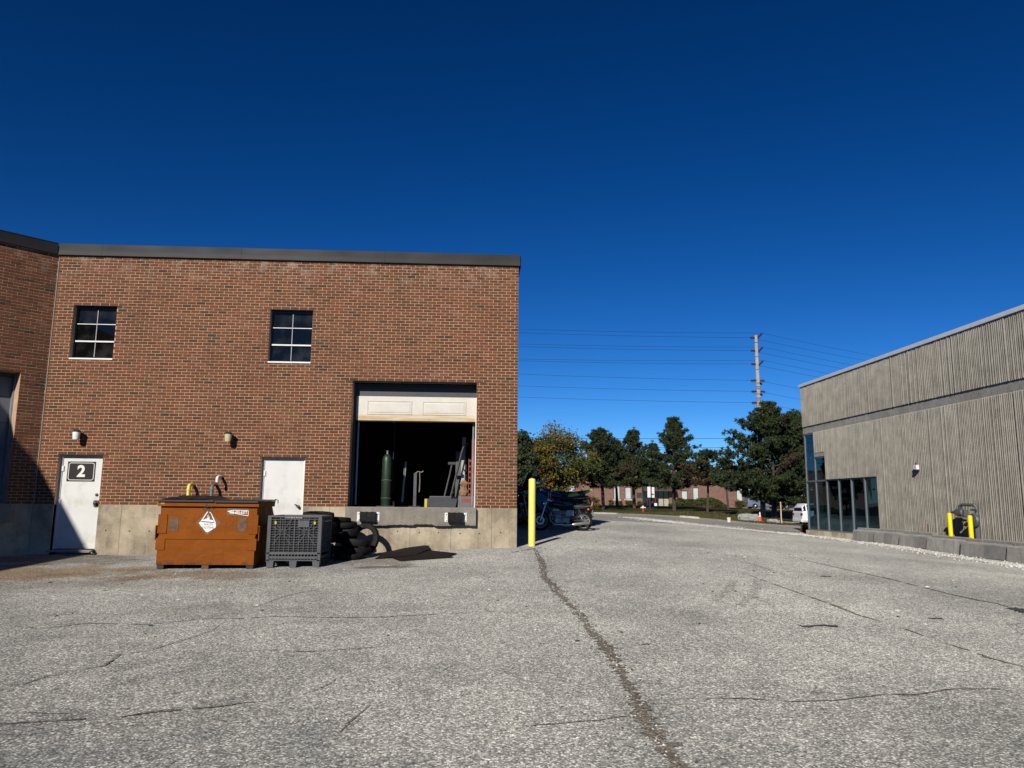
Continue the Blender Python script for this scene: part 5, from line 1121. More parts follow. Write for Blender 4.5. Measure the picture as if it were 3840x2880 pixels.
def motorcycle(lbl, paint, tail, shield, loc, rz, sc=1., lean=.08):
    t = thing('motorcycle', lbl, 'motorcycle', loc, rz, 'motorcycles parked beside the brick building'); t.scale = (sc,)*3
    b = sub('chassis', t, rot=(-lean, 0, 0)); b.name = 'frame_assembly'
    P = lambda nm, mb, mt, sm=True, par=None: mb.build(nm, mt, par or t, smooth=sm)
    bpy.data.objects.remove(b)
    RX, FX, R, FR = -.70, .76, .315, .335
    wheel(t, RX, R, .13, .225); wheel(t, FX, FR, .10, .25, True)
    # fork
    for y in (-.1, .1):
        P('fork', MB().tube([(FX, y, FR), (FX-.1, y, .62), (FX-.21, y, .95)], [.03, .026, .022], 10), M_CHROME)
    fd = MB()
    for k in range(12):
        a = rad(35+k*11); 
        fd.tube([(FX+math.cos(a)*(FR+.03), -.06, FR+math.sin(a)*(FR+.03)), (FX+math.cos(a)*(FR+.045), 0, FR+math.sin(a)*(FR+.045)), (FX+math.cos(a)*(FR+.03), .06, FR+math.sin(a)*(FR+.03))], .022, 5)
    P('front_fender', fd, paint)
    rf_ = MB()
    for k in range(13):
        a = rad(25+k*11); q = R+.05
        rf_.tube([(RX-math.cos(a)*q, -.075, R+math.sin(a)*q), (RX-math.cos(a)*(q+.015), 0, R+math.sin(a)*(q+.015)), (RX-math.cos(a)*q, .075, R+math.sin(a)*q)], .024, 5)
    P('rear_fender', rf_, M_BKP)
    # frame
    fr_ = MB()
    for y in (-.11, .11):
        fr_.tube([(FX-.2, 0, .93), (.35, y*.6, .80), (.0, y, .74), (-.35, y, .73), (-.72, y, .74), (-.88, y*.8, .77)], .017, 8)
        fr_.tube([(FX-.2, 0, .88), (.42, y, .55), (.36, y, .28), (.2, y, .2), (-.22, y, .22), (-.3, y, .34), (-.32, y, .73)], .017, 8)
        fr_.tube([(-.28, y, .33), (RX, y*1.0, R)], .022, 8)
    P('frame', fr_, M_BLACK)
    # engine: crankcase, cylinder block with fins, head, round covers
    P('crankcase', MB().box((-.22,-.17,.22),(.30,.17,.43), .05), M_ENG)
    cy = MB(); cy.box((.05,-.15,.43),(.27,.15,.50))
    for k in range(7): cy.box((.035+.006*(k % 2)+.012*k,-.18,.45+k*.026),(.27+.012*k,.18,.463+k*.026), .004)
    P('cylinder_block', cy, M_ENG, False); P('cylinder_head', MB().box((.12,-.19,.63),(.36,.19,.72), .03), M_ENG)
    for x, r_, n_ in ((.19, .105, 'alternator_cover'), (-.04, .085, 'sprocket_cover')):
        for s in (-1, 1): P(n_, MB().lathe([(r_,0),(r_,.03),(r_*.85,.055),(r_*.3,.06)], (x, s*.165, .325), (0, s, 0), 22), M_ENG)
    P('gear_lever', MB().tube([(-.02,.2,.26),(.1,.23,.24),(.18,.26,.25)], .01, 6), M_CHROME); P('foot_peg', MB().cyl((-.06,.15,.24),(-.06,.32,.25),.018,8), M_RUBBER, False); P('foot_peg', MB().cyl((-.06,-.15,.24),(-.06,-.32,.25),.018,8), M_RUBBER, False)
    for s in (-1, 1):
        P('carburettor', MB().lathe([(.035,-.06),(.045,-.02),(.045,.05),(.03,.08)], (-.05, s*.08, .56), (1,0,.1), 12), M_ENG)
        P('exhaust_pipe', MB().tube([(.34,s*.09,.6),(.44,s*.12,.52),(.43,s*.15,.34),(.3,s*.17,.2),(-.05,s*.18,.175),(-.25,s*.19,.185)], .024, 10), M_CHROME)
        P('muffler', MB().tube([(-.22,s*.195,.185),(-.34,s*.2,.195),(-.42,s*.205,.205),(-.86,s*.22,.26),(-.89,s*.22,.262)], [.026,.045,.05,.05,.03], 14), M_CHROME)
        P('shock', MB().tube([(RX+.02,s*.14,R+.02),(RX+.12,s*.15,.50)], .022, 10), M_CHROME)
        sp = MB(); 
        sp.tube([((RX+.06)+.12*k/40+.0, s*.148+.032*math.cos(k*.95), .42+.30*k/40+.032*math.sin(k*.95)*.25) for k in range(41)], .007, 5); P('spring', sp, M_CHROME)
        P('side_cover', MB().prism([(-.36,.48),(-.1,.46),(-.08,.58),(-.16,.68),(-.36,.66)], 'y', s*.145, s*.165), M_BKP if paint is not M_BKP else M_ENG, False)
        P('indicator', MB().lathe([(.012,0),(.034,.02),(.034,.05),(.02,.06)], (-.86, s*.16, .70), (0, s, 0), 10), M_AMB); P('indicator_stalk', MB().cyl((-.86,0,.70),(-.86,s*.16,.70),.008,6), M_CHROME)
        P('mirror_stalk', MB().tube([(.43,s*.3,1.04),(.44,s*.36,1.14),(.42,s*.4,1.24)], .007, 6), M_CHROME)
        P('mirror', MB().lathe([(.02,-.012),(.062,-.01),(.065,.006),(.05,.014)], (.42,s*.41,1.28), (1,0,.1), 18), M_CHROME)
        P('grip', MB().tube([(.30,s*.37,1.0),(.27,s*.45,.985)], .019, 8), M_RUBBER); P('grab_rail', MB().tube([(-.45,s*.13,.78),(-.72,s*.13,.79),(-.95,s*.1,.83),(-.98,0,.84)], .011, 7), M_CHROME)
    P('handlebar', MB().tube([(.30,-.37,1.0),(.38,-.2,1.04),(.47,-.06,1.0),(.47,.06,1.0),(.38,.2,1.04),(.30,.37,1.0)], .012, 8), M_CHROME)
    # tank and seat by lofted sections
    def loft(secs, nm, mt, n=14):
        V = []; 
        for x, cz_, w, h_, e in secs:
            for k in range(n):
                a = 2*math.pi*k/n; c, s = math.cos(a), math.sin(a); V.append((x, w*math.copysign(abs(c)**e, c), cz_+h_*math.copysign(abs(s)**e, s)))
        m_ = len(secs); fs = [(i*n+k, i*n+(k+1) % n, (i+1)*n+(k+1) % n, (i+1)*n+k) for i in range(m_-1) for k in range(n)]+[tuple(range(n)), tuple(range((m_-1)*n, m_*n))]
        return P(nm, MB().add(V, fs), mt)
    loft([(-.12,.84,.07,.05,.7),(-.05,.86,.11,.08,.7),(.1,.87,.145,.105,.75),(.28,.88,.15,.11,.75),(.4,.88,.12,.1,.8),(.46,.88,.06,.06,.9)], 'fuel_tank', paint)
    loft([(-.92,.82,.06,.03,.7),(-.86,.83,.12,.05,.6),(-.6,.83,.14,.05,.6),(-.45,.80,.14,.05,.6),(-.25,.79,.125,.045,.6),(-.1,.80,.09,.04,.7)], 'seat', M_SEAT)
    P('headlight', MB().lathe([(.03,-.12),(.085,-.06),(.1,.0),(.1,.035),(.085,.045)], (.62,0,.9), (1,0,0), 20), M_CHROME); P('headlight_lens', MB().lathe([(.085,.046),(.06,.06),(.02,.066)], (.62,0,.9), (1,0,0), 20), M_CARGLASS)
    for s in (-1, 1): P('gauge', MB().lathe([(.04,0),(.045,.05),(.04,.07)], (.5,s*.055,1.0), (-.4,0,1), 14), M_CHROME)
    P('tail_light', MB().box((-1.02,-.07,.74),(-.95,.07,.82), .015), M_LENS, False)
    P('number_plate', MB().add([(-1.0,-.09,.56),(-1.0,.09,.56),(-1.04,.09,.70),(-1.04,-.09,.70)], [(0,1,2,3)]), M_WHITE, False)
    P('kick_stand', MB().tube([(.02,.15,.2),(-.04,.24,.02),(-.02,.27,.004),(.03,.28,.003)], .012, 6), M_DARKMETAL)
    P('drive_guard', MB().prism([(-.7,.40),(-.05,.40),(-.05,.43),(-.7,.44)], 'y', .10, .135), M_BKP, False)
    if tail:
        loft([(-1.1,1.08,.015,.01,.9),(-.98,1.02,.06,.035,.8),(-.75,.95,.11,.075,.75),(-.5,.89,.14,.1,.7),(-.3,.84,.12,.07,.8)], 'tail_fairing', tail)
        for s in (-1, 1): P('side_fairing', MB().prism([(.1,.3),(.5,.36),(.72,.75),(.66,1.02),(.3,.8),(.12,.6)], 'y', s*.2, s*.225), M_BKP, False)
    if shield:
        n = 10; V = []
        for i in range(n+1):
            a = rad(-65+130*i/n)
            for j in range(5): z = .98+.11*j*shield; V.append((.50+.22*math.cos(a)-.05*j*shield, .30*math.sin(a)*(1-.08*j), z))
        P('windshield', MB().add(V, [(i*5+j, (i+1)*5+j, (i+1)*5+j+1, i*5+j+1) for i in range(n) for j in range(4)]), M_CARGLASS)
        loft([(.42,.9,.24,.12,.7),(.6,.9,.25,.15,.7),(.78,.88,.14,.11,.8),(.84,.87,.05,.05,.9)], 'fairing', M_BKP)
        for s in (-1, 1): P('saddle_bag', MB().box((-.95,s*.17,.38),(-.42,s*.38,.70), .05), M_BKP)
    # lean onto the stand: shear by rotating all parts about the ground line
    t.rotation_euler = (lean, 0, rz)
    return t
def bike_at(u, Y, **k): # u: pixel of the rear axle
    p = onY(u, 1955, Y); return p.x
x = bike_at(2187, 22.4); motorcycle('black and chrome standard motorcycle parked with its rear wheel in the sun', M_BKP, None, 0, (x-.70*.87, 22.4, gz(x, 22.4)), math.pi, .87, .12)
x = bike_at(2125, 24.6); motorcycle('faired motorcycle with torn lime green and black tail parked behind the chrome one', M_BLUEP, M_LIME, .0, (x-.3, 24.55, gz(x, 24.6)), math.pi+.06, 1.12, .1)
motorcycle('dark touring motorcycle with windshield and saddle bags beside the brick wall', M_BKP, None, .9, (2.5, 25.8, gz(2.4, 25.7)), math.pi-.05, 1.25, .08)
motorcycle('dark motorcycle with a low smoked windshield at the back of the row', M_BLUEP, None, .8, (2.15, 26.9, gz(2.1, 26.9)), math.pi+.1, 1.25, .08)
motorcycle('unfaired black motorcycle facing out along the brick wall behind the bollard', M_BKP, None, 0, (1.62, 24.2, gz(1.6, 24.2)), -math.pi/2+.2, 1.05, .1)
# ------------------------------------------------------------------ trees
M_BARK = plain('bark', (.055,.045,.038), .95, var=.4, scale=10, bmp=.02, bscale=18)
M_PINE = island_mat('pine_needles', [(0,(.012,.021,.010)), (.4,(.026,.042,.016)), (.8,(.05,.068,.024)), (1,(.085,.095,.036))], bmp=0, spec=.2)
M_PINEB = island_mat('pine_needles_brown', [(0,(.04,.03,.018)), (1,(.085,.06,.03))], bmp=0, spec=.2)
M_LGRN = island_mat('leaf_green', [(0,(.022,.036,.010)), (.6,(.055,.07,.016)), (1,(.11,.11,.028))], bmp=0); M_LYEL = island_mat('leaf_yellow', [(0,(.07,.06,.012)), (.6,(.14,.105,.017)), (1,(.23,.15,.02))], bmp=0)
M_LGREY = island_mat('leaf_greygreen', [(0,(.018,.03,.014)), (1,(.05,.068,.03))], bmp=0); M_LRED = island_mat('leaf_orange', [(0,(.16,.065,.012)), (1,(.25,.11,.02))], bmp=0)
class Leaves:
    def __init__(s): s.v = []; s.n = 0
    def tri(s, C, d, ln, w, rs):
        """C (n,3) roots, d (n,3) directions, lengths, widths"""
        side = np.cross(d, rs.normal(size=d.shape)); side /= np.linalg.norm(side, axis=1, keepdims=True)+1e-9
        tip = C+d*ln[:, None]; mid = C+d*(ln*.45)[:, None]; w = w[:, None]
        s.v.append(np.stack([C, mid+side*w, tip, mid-side*w], 1).reshape(-1, 3)); s.n += len(C)
    def build(s, name, mat, parent, smooth=False):
        V = np.concatenate(s.v); n = s.n; me = bpy.data.meshes.new(name); me.vertices.add(len(V)); me.vertices.foreach_set('co', V.astype(np.float32).ravel())
        me.loops.add(4*n); me.loops.foreach_set('vertex_index', np.arange(4*n, dtype=np.int32)); me.polygons.add(n); me.polygons.foreach_set('loop_start', np.arange(0, 4*n, 4, dtype=np.int32)); me.polygons.foreach_set('loop_total', np.full(n, 4, dtype=np.int32))
        me.update(calc_edges=True); me.materials.append(mat); o = bpy.data.objects.new(name, me); COL.objects.link(o); o.parent = parent; return o
def unit(v): return v/(np.linalg.norm(v, axis=-1, keepdims=True)+1e-9)
def pine(x, y, h, r, base, seed, lbl, dens=1., flat=0., brown=.12, lean=0.):
    rs = np.random.RandomState(seed); z = gz(x, y); t = thing('pine_tree', lbl, 'tree', (x, y, z-.05), 0, 'pines on the lawn across the yard')
    tr = MB(); tp = []; rr = []
    for k in range(9):
        f = k/8; tp.append((lean*f*h*.1+.07*math.sin(f*5+seed), .06*math.sin(f*4+seed*2), h*f*.97)); rr.append(.20*(1-f)**.8*(h/10)+.02)
    tr.tube(tp, rr, 9); P = np.array(tp)
    at = lambda f: np.array([np.interp(f, np.linspace(0, 1, 9), P[:, i]) for i in range(3)])
    lf, lb_ = Leaves(), Leaves(); br = MB()
    zc = base
    while zc < h*.985:
        f = zc/h; q = (zc-base)/(h-base); prof = ((1-q)**.9+.04)*(.8+.2*min(1, q*4)) if not flat else (1-q**2.2)*(.7+.3*min(1, q*5))
        nb = rs.randint(4, 7)
        a0 = rs.uniform(0, 6.28)
        for k in range(nb):
            a = a0+6.283*k/nb+rs.normal(0, .25); L_ = max(.4, r*prof*rs.choice([.6, .8, 1., 1.1, 1.22])); o = at(f); up = rs.uniform(-.05, .35)+.5*q
            d = np.array([math.cos(a), math.sin(a), up]); pts = [o+d*L_*s+np.array([0, 0, .16*L_*s*s]) for s in (0, .35, .7, 1.)]
            br.tube(pts, [.045*(1-q)+.02, .03*(1-q)+.014, .018, .006], 4, cap=False)
            nt_ = int((5+L_*9.5)*dens)
            s = rs.uniform(.3, 1.05, nt_); C = np.stack([np.array([np.interp(v, (0, .35, .7, 1.05), [p[i] for p in pts]) for i in range(3)]) for v in s])
            C += rs.normal(0, 1, C.shape)*np.array([.2, .2, .085])*(.5+L_*.3)
            tgt = lb_ if rs.rand() < .55*brown*(1-q) else lf
            nn = 26
            CC = np.repeat(C, nn, 0); dd = unit(rs.normal(size=CC.shape)+np.array([d[0]*.3, d[1]*.3, .45])); ln = rs.uniform(.16, .36, len(CC)); tgt.tri(CC, dd, ln, rs.uniform(.02, .045, len(CC)), rs)
        zc += rs.uniform(.36, .64)*(.75 if q > .6 else 1.)
    o = at(.97); C = o+rs.normal(0, 1, (12, 3))*np.array([.1, .1, .3]); CC = np.repeat(C, 14, 0); lf.tri(CC, unit(rs.normal(size=CC.shape)+np.array([0, 0, 1.])), rs.uniform(.2, .38, len(CC)), rs.uniform(.02, .04, len(CC)), rs)
    tk = tr.build('trunk', M_BARK, t, smooth=True); br.build('branches', M_BARK, tk, recalc=False); lf.build('crown', M_PINE, t)
    if lb_.n: lb_.build('dry_needles', M_PINEB, t)
    return t
def leafy(x, y, h, r, base, seed, lbl, mats, leaf=.10, n=9000, trunks=1, group=None, name='tree'):
    rs = np.random.RandomState(seed); z = gz(x, y); t = thing(name, lbl, 'tree' if name == 'tree' else 'shrub', (x, y, z-.03), 0, group)
    tr = MB(); ends = []
    for k in range(trunks):
        a = 6.28*k/max(1, trunks); o = np.array([.25*math.cos(a)*(trunks > 1), .25*math.sin(a)*(trunks > 1), 0]); top = np.array([r*.35*math.cos(a)*(trunks > 1), r*.35*math.sin(a)*(trunks > 1), h*.62])
        tr.tube([o, o*.6+top*.4+rs.normal(0, .08, 3), top], [.11*h/8, .08*h/8, .04], 8)
        for b in range(9):
            s = rs.uniform(.4, 1.); st = o+(top-o)*s; d = unit(rs.normal(size=3)*np.array([1, 1, .5])+np.array([0, 0, .55])); e = st+d*r*rs.uniform(.5, .95); tr.tube([st, (st+e)/2+rs.normal(0, .1, 3), e], [.035, .022, .008], 5, cap=False); ends.append(e)
    tr.build('trunk', M_BARK, t, smooth=True)
    # clumps through the crown
    K = int(34+r*12); cl = unit(rs.normal(size=(K, 3)))*rs.uniform(.35, 1., (K, 1))**.5*np.array([r*.85, r*.85, (h-base)/2*.86])+np.array([0, 0, (h+base)/2]); cl = np.concatenate([cl, np.array(ends)])
    per = max(8, n//len(cl)); mats_ = {m_[0].name: Leaves() for m_ in mats}
    for c in cl:
        q = (c[2]-base)/(h-base); w = [m_[1](q, c[0]) for m_ in mats]; w = np.array(w)/sum(w); mt = mats[rs.choice(len(mats), p=w)][0]
        C = c+rs.normal(0, 1, (per, 3))*np.array([.22, .22, .16])*r*.55; mats_[mt.name].tri(C, unit(rs.normal(size=C.shape)+np.array([0, 0, -.2])), rs.uniform(.7, 1.4, per)*leaf, rs.uniform(.3, .55, per)*leaf, rs)
    for m_ in mats:
        if mats_[m_[0].name].n: mats_[m_[0].name].build('crown', m_[0], t)
    return t
def z7(x, y, Y): return onY(1900+x*.5154, 1480+y*.5154, Y)
def ptree(tx, top, Y, wpx, base_px, seed, lbl, **k):
    b = z7(tx, 840, Y); zt = z7(tx, top, Y).z; r = (z7(tx+wpx/2, 500, Y).x-z7(tx-wpx/2, 500, Y).x)/2; g = gz(b.x, Y); pine(b.x, Y, zt-g, r, max(.8, z7(tx, base_px, Y).z-g), seed, lbl, **k)
ptree(700, 232, 80, 430, 665, 1, 'dark pine with a bare low branch, its trunk beside the round bush', lean=-.3)
ptree(800, 330, 90, 330, 650, 8, 'shorter dense pine growing behind the gap between two taller pines')
ptree(925, 238, 83, 330, 660, 2, 'narrow dark pine standing behind the red and white hydrant')
ptree(1065, 350, 88, 360, 650, 3, 'broad low pine in front of the brown awning', brown=.3)
ptree(1225, 160, 79, 420, 670, 4, 'tallest slender pine rising behind the twin sign boards', brown=.15)
ptree(1465, 412, 72, 400, 650, 5, 'small flat topped pine beside the long hedge', flat=1, brown=.35)
ptree(1610, 470, 84, 260, 660, 15, 'thin straggly pine between the flat topped pine and the utility pole', brown=.3)
ptree(1945, 46, 64, 760, 800, 6, 'big broad pine crowding the concrete utility pole', dens=1.35, brown=.1)
ptree(2120, 105, 67, 560, 800, 7, 'pine half hidden behind the corner of the ribbed building', dens=1.1, brown=.1)
A = z7(400, 700, 76); zt = z7(400, 250, 76).z
leafy(z7(330, 700, 76).x, 76, zt-gz(8, 76), 4.2, 1.6, 21, 'spreading tree turning yellow and orange beside the brick building', [(M_LGRN, lambda q, x: .55-.2*q), (M_LYEL, lambda q, x: max(0.08, .75*(q-.5)+.3*(x > 0)*(q > .55))), (M_LRED, lambda q, x: .05)], .18, 26000, 4)
leafy(z7(200, 700, 70).x, 70, z7(200, 300, 70).z-gz(5, 70), 2.6, 1.4, 27, 'smaller green and rust coloured tree standing before the yellowing tree', [(M_LGRN, lambda q, x: .7), (M_LYEL, lambda q, x: .15+.2*q), (M_LRED, lambda q, x: .2)], .18, 13000, 3)
leafy(z7(98, 700, 52).x, 52, z7(98, 238, 52).z-gz(3.4, 52), 1.5, .6, 22, 'slim grey green tree directly behind the brick building corner', [(M_LGREY, lambda q, x: 1.)], .17, 7000, 1)
for i, (px, py, Y, w_, h_, lb) in enumerate(((615, 855, 66, 160, 120, 'round green bush at the end of the parked motorcycles'), (820, 812, 106, 60, 40, 'low reddish shrub below the paired white windows of the far building'), (890, 812, 106, 70, 40, 'second low shrub below the paired white windows of the far building'), (760, 812, 106, 40, 45, 'small green shrub at the foot of the far brick wall beside the bush'), (970, 815, 106, 50, 38, 'low dark shrub beside the far building entrance'), (1725, 870, 60, 110, 80, 'loose low bush behind the big flat boulder'), (1700, 815, 104, 90, 55, 'dark rounded shrub past the end of the long hedge'), (2170, 1000, 36.5, 60, 60, 'dry weedy tuft at the foot of the ribbed building corner'))):
    p = z7(px, py, Y); w = z7(px+w_/2, py, Y).x-p.x; hh = z7(px, py-h_, Y).z-z7(px, py, Y).z
    leafy(p.x, Y, hh*1.05, w*.95, .0, 60+i, lb, [(M_LGRN, lambda q, x: 1.), (M_LRED, lambda q, x: .5 if i in (1, 2, 7) else .04)], .09 if i != 7 else .045, 3400, 1, name='shrub')
# long clipped hedge
p0, p1 = z7(1190, 830, 104), z7(1600, 835, 104); rs = np.random.RandomState(9); t = thing('hedge', 'long clipped dark green hedge in front of the far building', 'hedge', ((p0.x+p1.x)/2, 104, gz((p0.x+p1.x)/2, 104)))
hw_, hh_ = (p1.x-p0.x)/2, z7(1400, 760, 104).z-gz(30, 104); lf = Leaves(); n = 12000
Q = np.stack([rs.uniform(-hw_, hw_, n), rs.uniform(-.9, .9, n), np.zeros(n)], 1); top = hh_*(1+.10*np.sin(Q[:, 0]*1.3)+.06*np.sin(Q[:, 0]*4.1))*np.clip(3*(1.02-np.abs(Q[:, 0]/hw_)), .3, 1)*np.clip(2.2*(1.1-np.abs(Q[:, 1])), .5, 1); Q[:, 2] = top*rs.power(2.2, n); lf.tri(Q, unit(rs.normal(size=Q.shape)+np.array([0, -.3, .4])), rs.uniform(.12, .25, n), rs.uniform(.04, .08, n), rs); lf.build('foliage', M_LGRN, t)
mb = MB(); [mb.tube([(xx, 0, -.05), (xx+.1, .05, hh_*.7)], [.04, .015], 5) for xx in np.arange(-hw_+.4, hw_, .8)]; mb.build('stems', M_BARK, t)

# ------------------------------------------------------------------ far building
FB = 112.; KF = FB/97.
def r2(x, y): return onY(2200+x*.1989, 1760+y*.1989, FB)
def r3(x, y): return onY(2600+x*.208, 1760+y*.208, FB)
fz = gz(20, 112)-.1; fb = thing('far_building', 'long low reddish block building with brown awning across the lawn', 'building', (18, FB, fz)); FO = Vector((18, FB, fz)); ftop = r2(975, 33).z+.25
M_BLOCK = None
def block_mat():
    M, nt, N, L, bs = _nt('red_block'); co = coords(N, L); br = N.new('ShaderNodeTexBrick'); mp = N.new('ShaderNodeMapping'); mp.inputs['Rotation'].default_value = (math.pi/2, 0, 0); L.new(co, mp.inputs[0]); L.new(mp.outputs[0], br.inputs['Vector'])
    br.inputs['Color1'].default_value = (.16,.085,.066,1); br.inputs['Color2'].default_value = (.215,.12,.092,1); br.inputs['Mortar'].default_value = (.2,.12,.09,1); br.inputs['Scale'].default_value = 1.; br.inputs['Brick Width'].default_value = .4; br.inputs['Row Height'].default_value = .2; br.inputs['Mortar Size'].default_value = .01
    n = noise(N, L, co, 6, 5, .7); r = ramp(N, [(.3, (.7,.7,.7)), (.7, (1.25,1.25,1.25))]); L.new(n, r.inputs[0]); L.new(mixc(N, L, 1., br.outputs[0], r.outputs[0], 'MULTIPLY'), bs.inputs['Base Color']); bs.inputs['Roughness'].default_value = .95; bump(N, L, n, .03, 1., bs); return M
M_BLOCK = block_mat()
wins = [(r2(505, 300), r2(630, 565)), (r2(720, 330), r2(840, 560)), (r2(1785, 400), r2(1905, 585)), (r2(2000, 340), r2(2115, 580)), (r3(775, 330), r3(895, 585)), (r3(975, 340), r3(1065, 590))]
wins += [(Vector((x, FB, wins[0][0].z)), Vector((x+.95, FB, wins[0][1].z))) for x in (12.2, 13.9, 6.4, 8.1, .4, 2.1, 47.5, 49.2)]
ent = (r2(1050, 405), r2(1560, 690)); gar = (r3(1300, 400), r3(1770, 720))
ops = [(a.x, b.x, b.z, a.z) for a, b in wins]+[(ent[0].x, ent[1].x, fz, ent[0].z), (gar[0].x, gar[1].x, fz, gar[0].z)]
xs_ = sorted({-30, 75, *[o[0] for o in ops], *[o[1] for o in ops]}); zs2 = sorted({fz-.5, ftop, *[o[2] for o in ops], *[o[3] for o in ops]}); mb = MB()
for a, b in zip(xs_[:-1], xs_[1:]):
    for c, e in zip(zs2[:-1], zs2[1:]):
        if not any(o[0] < (a+b)/2 < o[1] and o[2] < (c+e)/2 < o[3] for o in ops): mb.box(Vector((a, FB, c))-FO, Vector((b, FB+.3, e))-FO)
mb.build('wall', M_BLOCK, fb)
MB().box(Vector((-30, FB+.5, fz-.5))-FO, Vector((75, FB+20, ftop-.1))-FO).build('wall', M_INT, fb); MB().box(Vector((-30.1, FB-.08, ftop))-FO, Vector((75.1, FB+20, ftop+.25))-FO).build('roof_edge', plain('brown_metal', (.05,.035,.03), .6), fb)
M_BLIND = plain('window_blind', (.6,.62,.6), .6, var=.06)
for k, (a, b) in enumerate(wins):
    w = sub('window', fb, Vector((a.x, FB, b.z))-FO); W_, H_ = b.x-a.x, a.z-b.z
    f = MB(); f.box((0,-.01,0),(.06,.2,H_)); f.box((W_-.06,-.01,0),(W_,.2,H_)); f.box((.06,-.01,H_-.06),(W_-.06,.2,H_)); f.box((.06,-.01,0),(W_-.06,.2,.05)); f.build('frame', M_DARKMETAL, w)
    MB().box((.06,.12,.05),(W_-.06,.13,H_-.06)).build('blind', M_BLIND, w); MB().add([(.06,.06,.05),(W_-.06,.06,.05),(W_-.06,.06,H_-.06),(.06,.06,H_-.06)], [(0,1,2,3)]).build('pane', glass('far_glass%d' % k, (.9,.92,.92), 1.) if k == 0 else bpy.data.materials['far_glass0'], w, recalc=False)
    MB().box((-.1,-.12,-.2),(W_+.1,-.001,0)).build('sill', M_CURB, w)
# awning: sloped standing seam roof over the entrance
a0, a1 = r2(1035, 240), r2(1655, 405); mb = MB(); x0, x1 = a0.x-18, a1.x-18; zt_, zb2 = a0.z+1.0-fz, a1.z-fz
mb.prism([(-.0, zt_), (-1.6, zb2+.1), (-1.6, zb2-.1), (0, zb2-.1)], 'x', x0, x1); aw = mb.build('awning', plain('awning_brown', (.055,.038,.033), .55), fb)
for k in range(12): xx = x0+(x1-x0)*(k+.5)/12; MB().add([(xx-.025,-.0,zt_+.03),(xx+.025,0,zt_+.03),(xx+.025,-1.6,zb2+.13),(xx-.025,-1.6,zb2+.13)], [(0,1,2,3)]).build('seam', bpy.data.materials['awning_brown'], aw)
en = sub('entrance', fb, Vector((ent[0].x, FB+.25, fz))-FO); EW, EH = ent[1].x-ent[0].x, ent[0].z-fz
for k in range(6): xx = EW*k/5; MB().box((xx-.05,-.1,0),(xx+.05,.05,EH)).build('mullion', M_DARKMETAL, en)
for k in range(5): MB().add([(EW*k/5+.05,-.02,.15),(EW*(k+1)/5-.05,-.02,.15),(EW*(k+1)/5-.05,-.02,EH),(EW*k/5+.05,-.02,EH)], [(0,1,2,3)]).build('pane', M_CARGLASS, en, recalc=False)
for k in (3, 4): MB().box((EW*k/5+.06,-.06,.16),(EW*(k+1)/5-.06,-.03,1.25)).build('kick_panel', plain('tan_board', (.36,.33,.25), .7), en)
gr = sub('garage', fb, Vector((gar[0].x, FB+.25, fz))-FO); GW, GH = gar[1].x-gar[0].x, gar[0].z-fz
for k in range(5): MB().box((.05,-.05,GH*k/5+.02),(GW-.05,.0,GH*(k+1)/5-.02)).build('door_section', plain('garage_grey', (.10,.105,.11), .6), gr)
MB().box((GW*.62,-.12,0),(GW*.72,-.06,GH*.6)).build('white_panel', M_WHITE, gr)
pl = r2(940, 440); pq = r2(1045, 535); MB().box(Vector((pl.x, FB-.06, pq.z))-FO, Vector((pq.x, FB-.004, pl.z))-FO).build('name_plate', M_DARKMETAL, fb)
def at_far(x, y, Y, fn=None): return onY(2200+x*.1989, 1760+y*.1989, Y)
t = thing('snow_shovel', 'white snow shovel with red handle leaning by the far entrance', 'shovel', (at_far(1300, 690, 111.2).x, 111.2, gz(24, 111.2)+.1)); MB().tube([(0,0,.3),(0,.3,1.25)], .03, 6).build('handle', plain('red_paint', (.4,.02,.02), .5), t); MB().prism([(-.22,0),(.22,0),(.2,.42),(-.2,.42)], 'y', -.05, .0).build('scoop', M_WHITE, t)

# ------------------------------------------------------------------ street things
p = at_far(1065, 825, 78); g = gz(p.x, 78)+.08; t = thing('fire_hydrant', 'red fire hydrant with white bonnet on the lawn', 'hydrant', (p.x, 78, g)); hz = at_far(1065, 683, 78).z-g
M_HR = plain('hydrant_red', (.42,.02,.03), .5)
MB().lathe([(.17,0),(.17,.05),(.12,.06),(.11,hz*.55),(.15,hz*.56),(.15,hz*.62)], n=16).build('barrel', M_HR, t, smooth=True); MB().lathe([(.13,hz*.62),(.13,hz*.8),(.1,hz*.9),(.04,hz*.94),(.04,hz)], n=16).build('bonnet', M_WHITE, t, smooth=True)
for s in (-1, 1): MB().lathe([(.06,.1),(.06,.2),(.075,.2),(.075,.25)], (0,0,hz*.68), (s,0,0), 12).build('nozzle', M_WHITE, t)
Y = 58; p = at_far(1195, 875, Y); g = gz(p.x, Y)+.05; t = thing('sign_post', 'dark steel post carrying two blank white sign boards, backs to the yard', 'sign', (p.x, Y, g)); ht = at_far(1200, 245, Y).z-g
MB().box((-.05,-.05,0),(.05,.05,ht), .008).build('post', plain('bronze_post', (.025,.02,.018), .5), t)
for (xa, ya, xb, yb) in ((1140,328,1203,530),(1228,335,1282,535)):
    a, b = at_far(xa, ya, Y), at_far(xb, yb, Y); MB().box((a.x-p.x,-.062 if xa < 1200 else .062,b.z-g),(b.x-p.x,-.052 if xa < 1200 else .052,a.z-g)).build('sign_board', M_WHITE, t)
MB().box((-.25,-.051,1.6),(.3,.051,1.64)).build('bracket', M_DARKMETAL, t)
def at3(x, y, Y): return onY(2600+x*.208, 1760+y*.208, Y)
Y = 55.5; p = at3(1205, 960, Y); g = gz(p.x, Y)+.09; t = thing('traffic_cone', 'orange traffic cone with two white collars beside the flat boulder', 'cone', (p.x, Y, g)); hc = .74
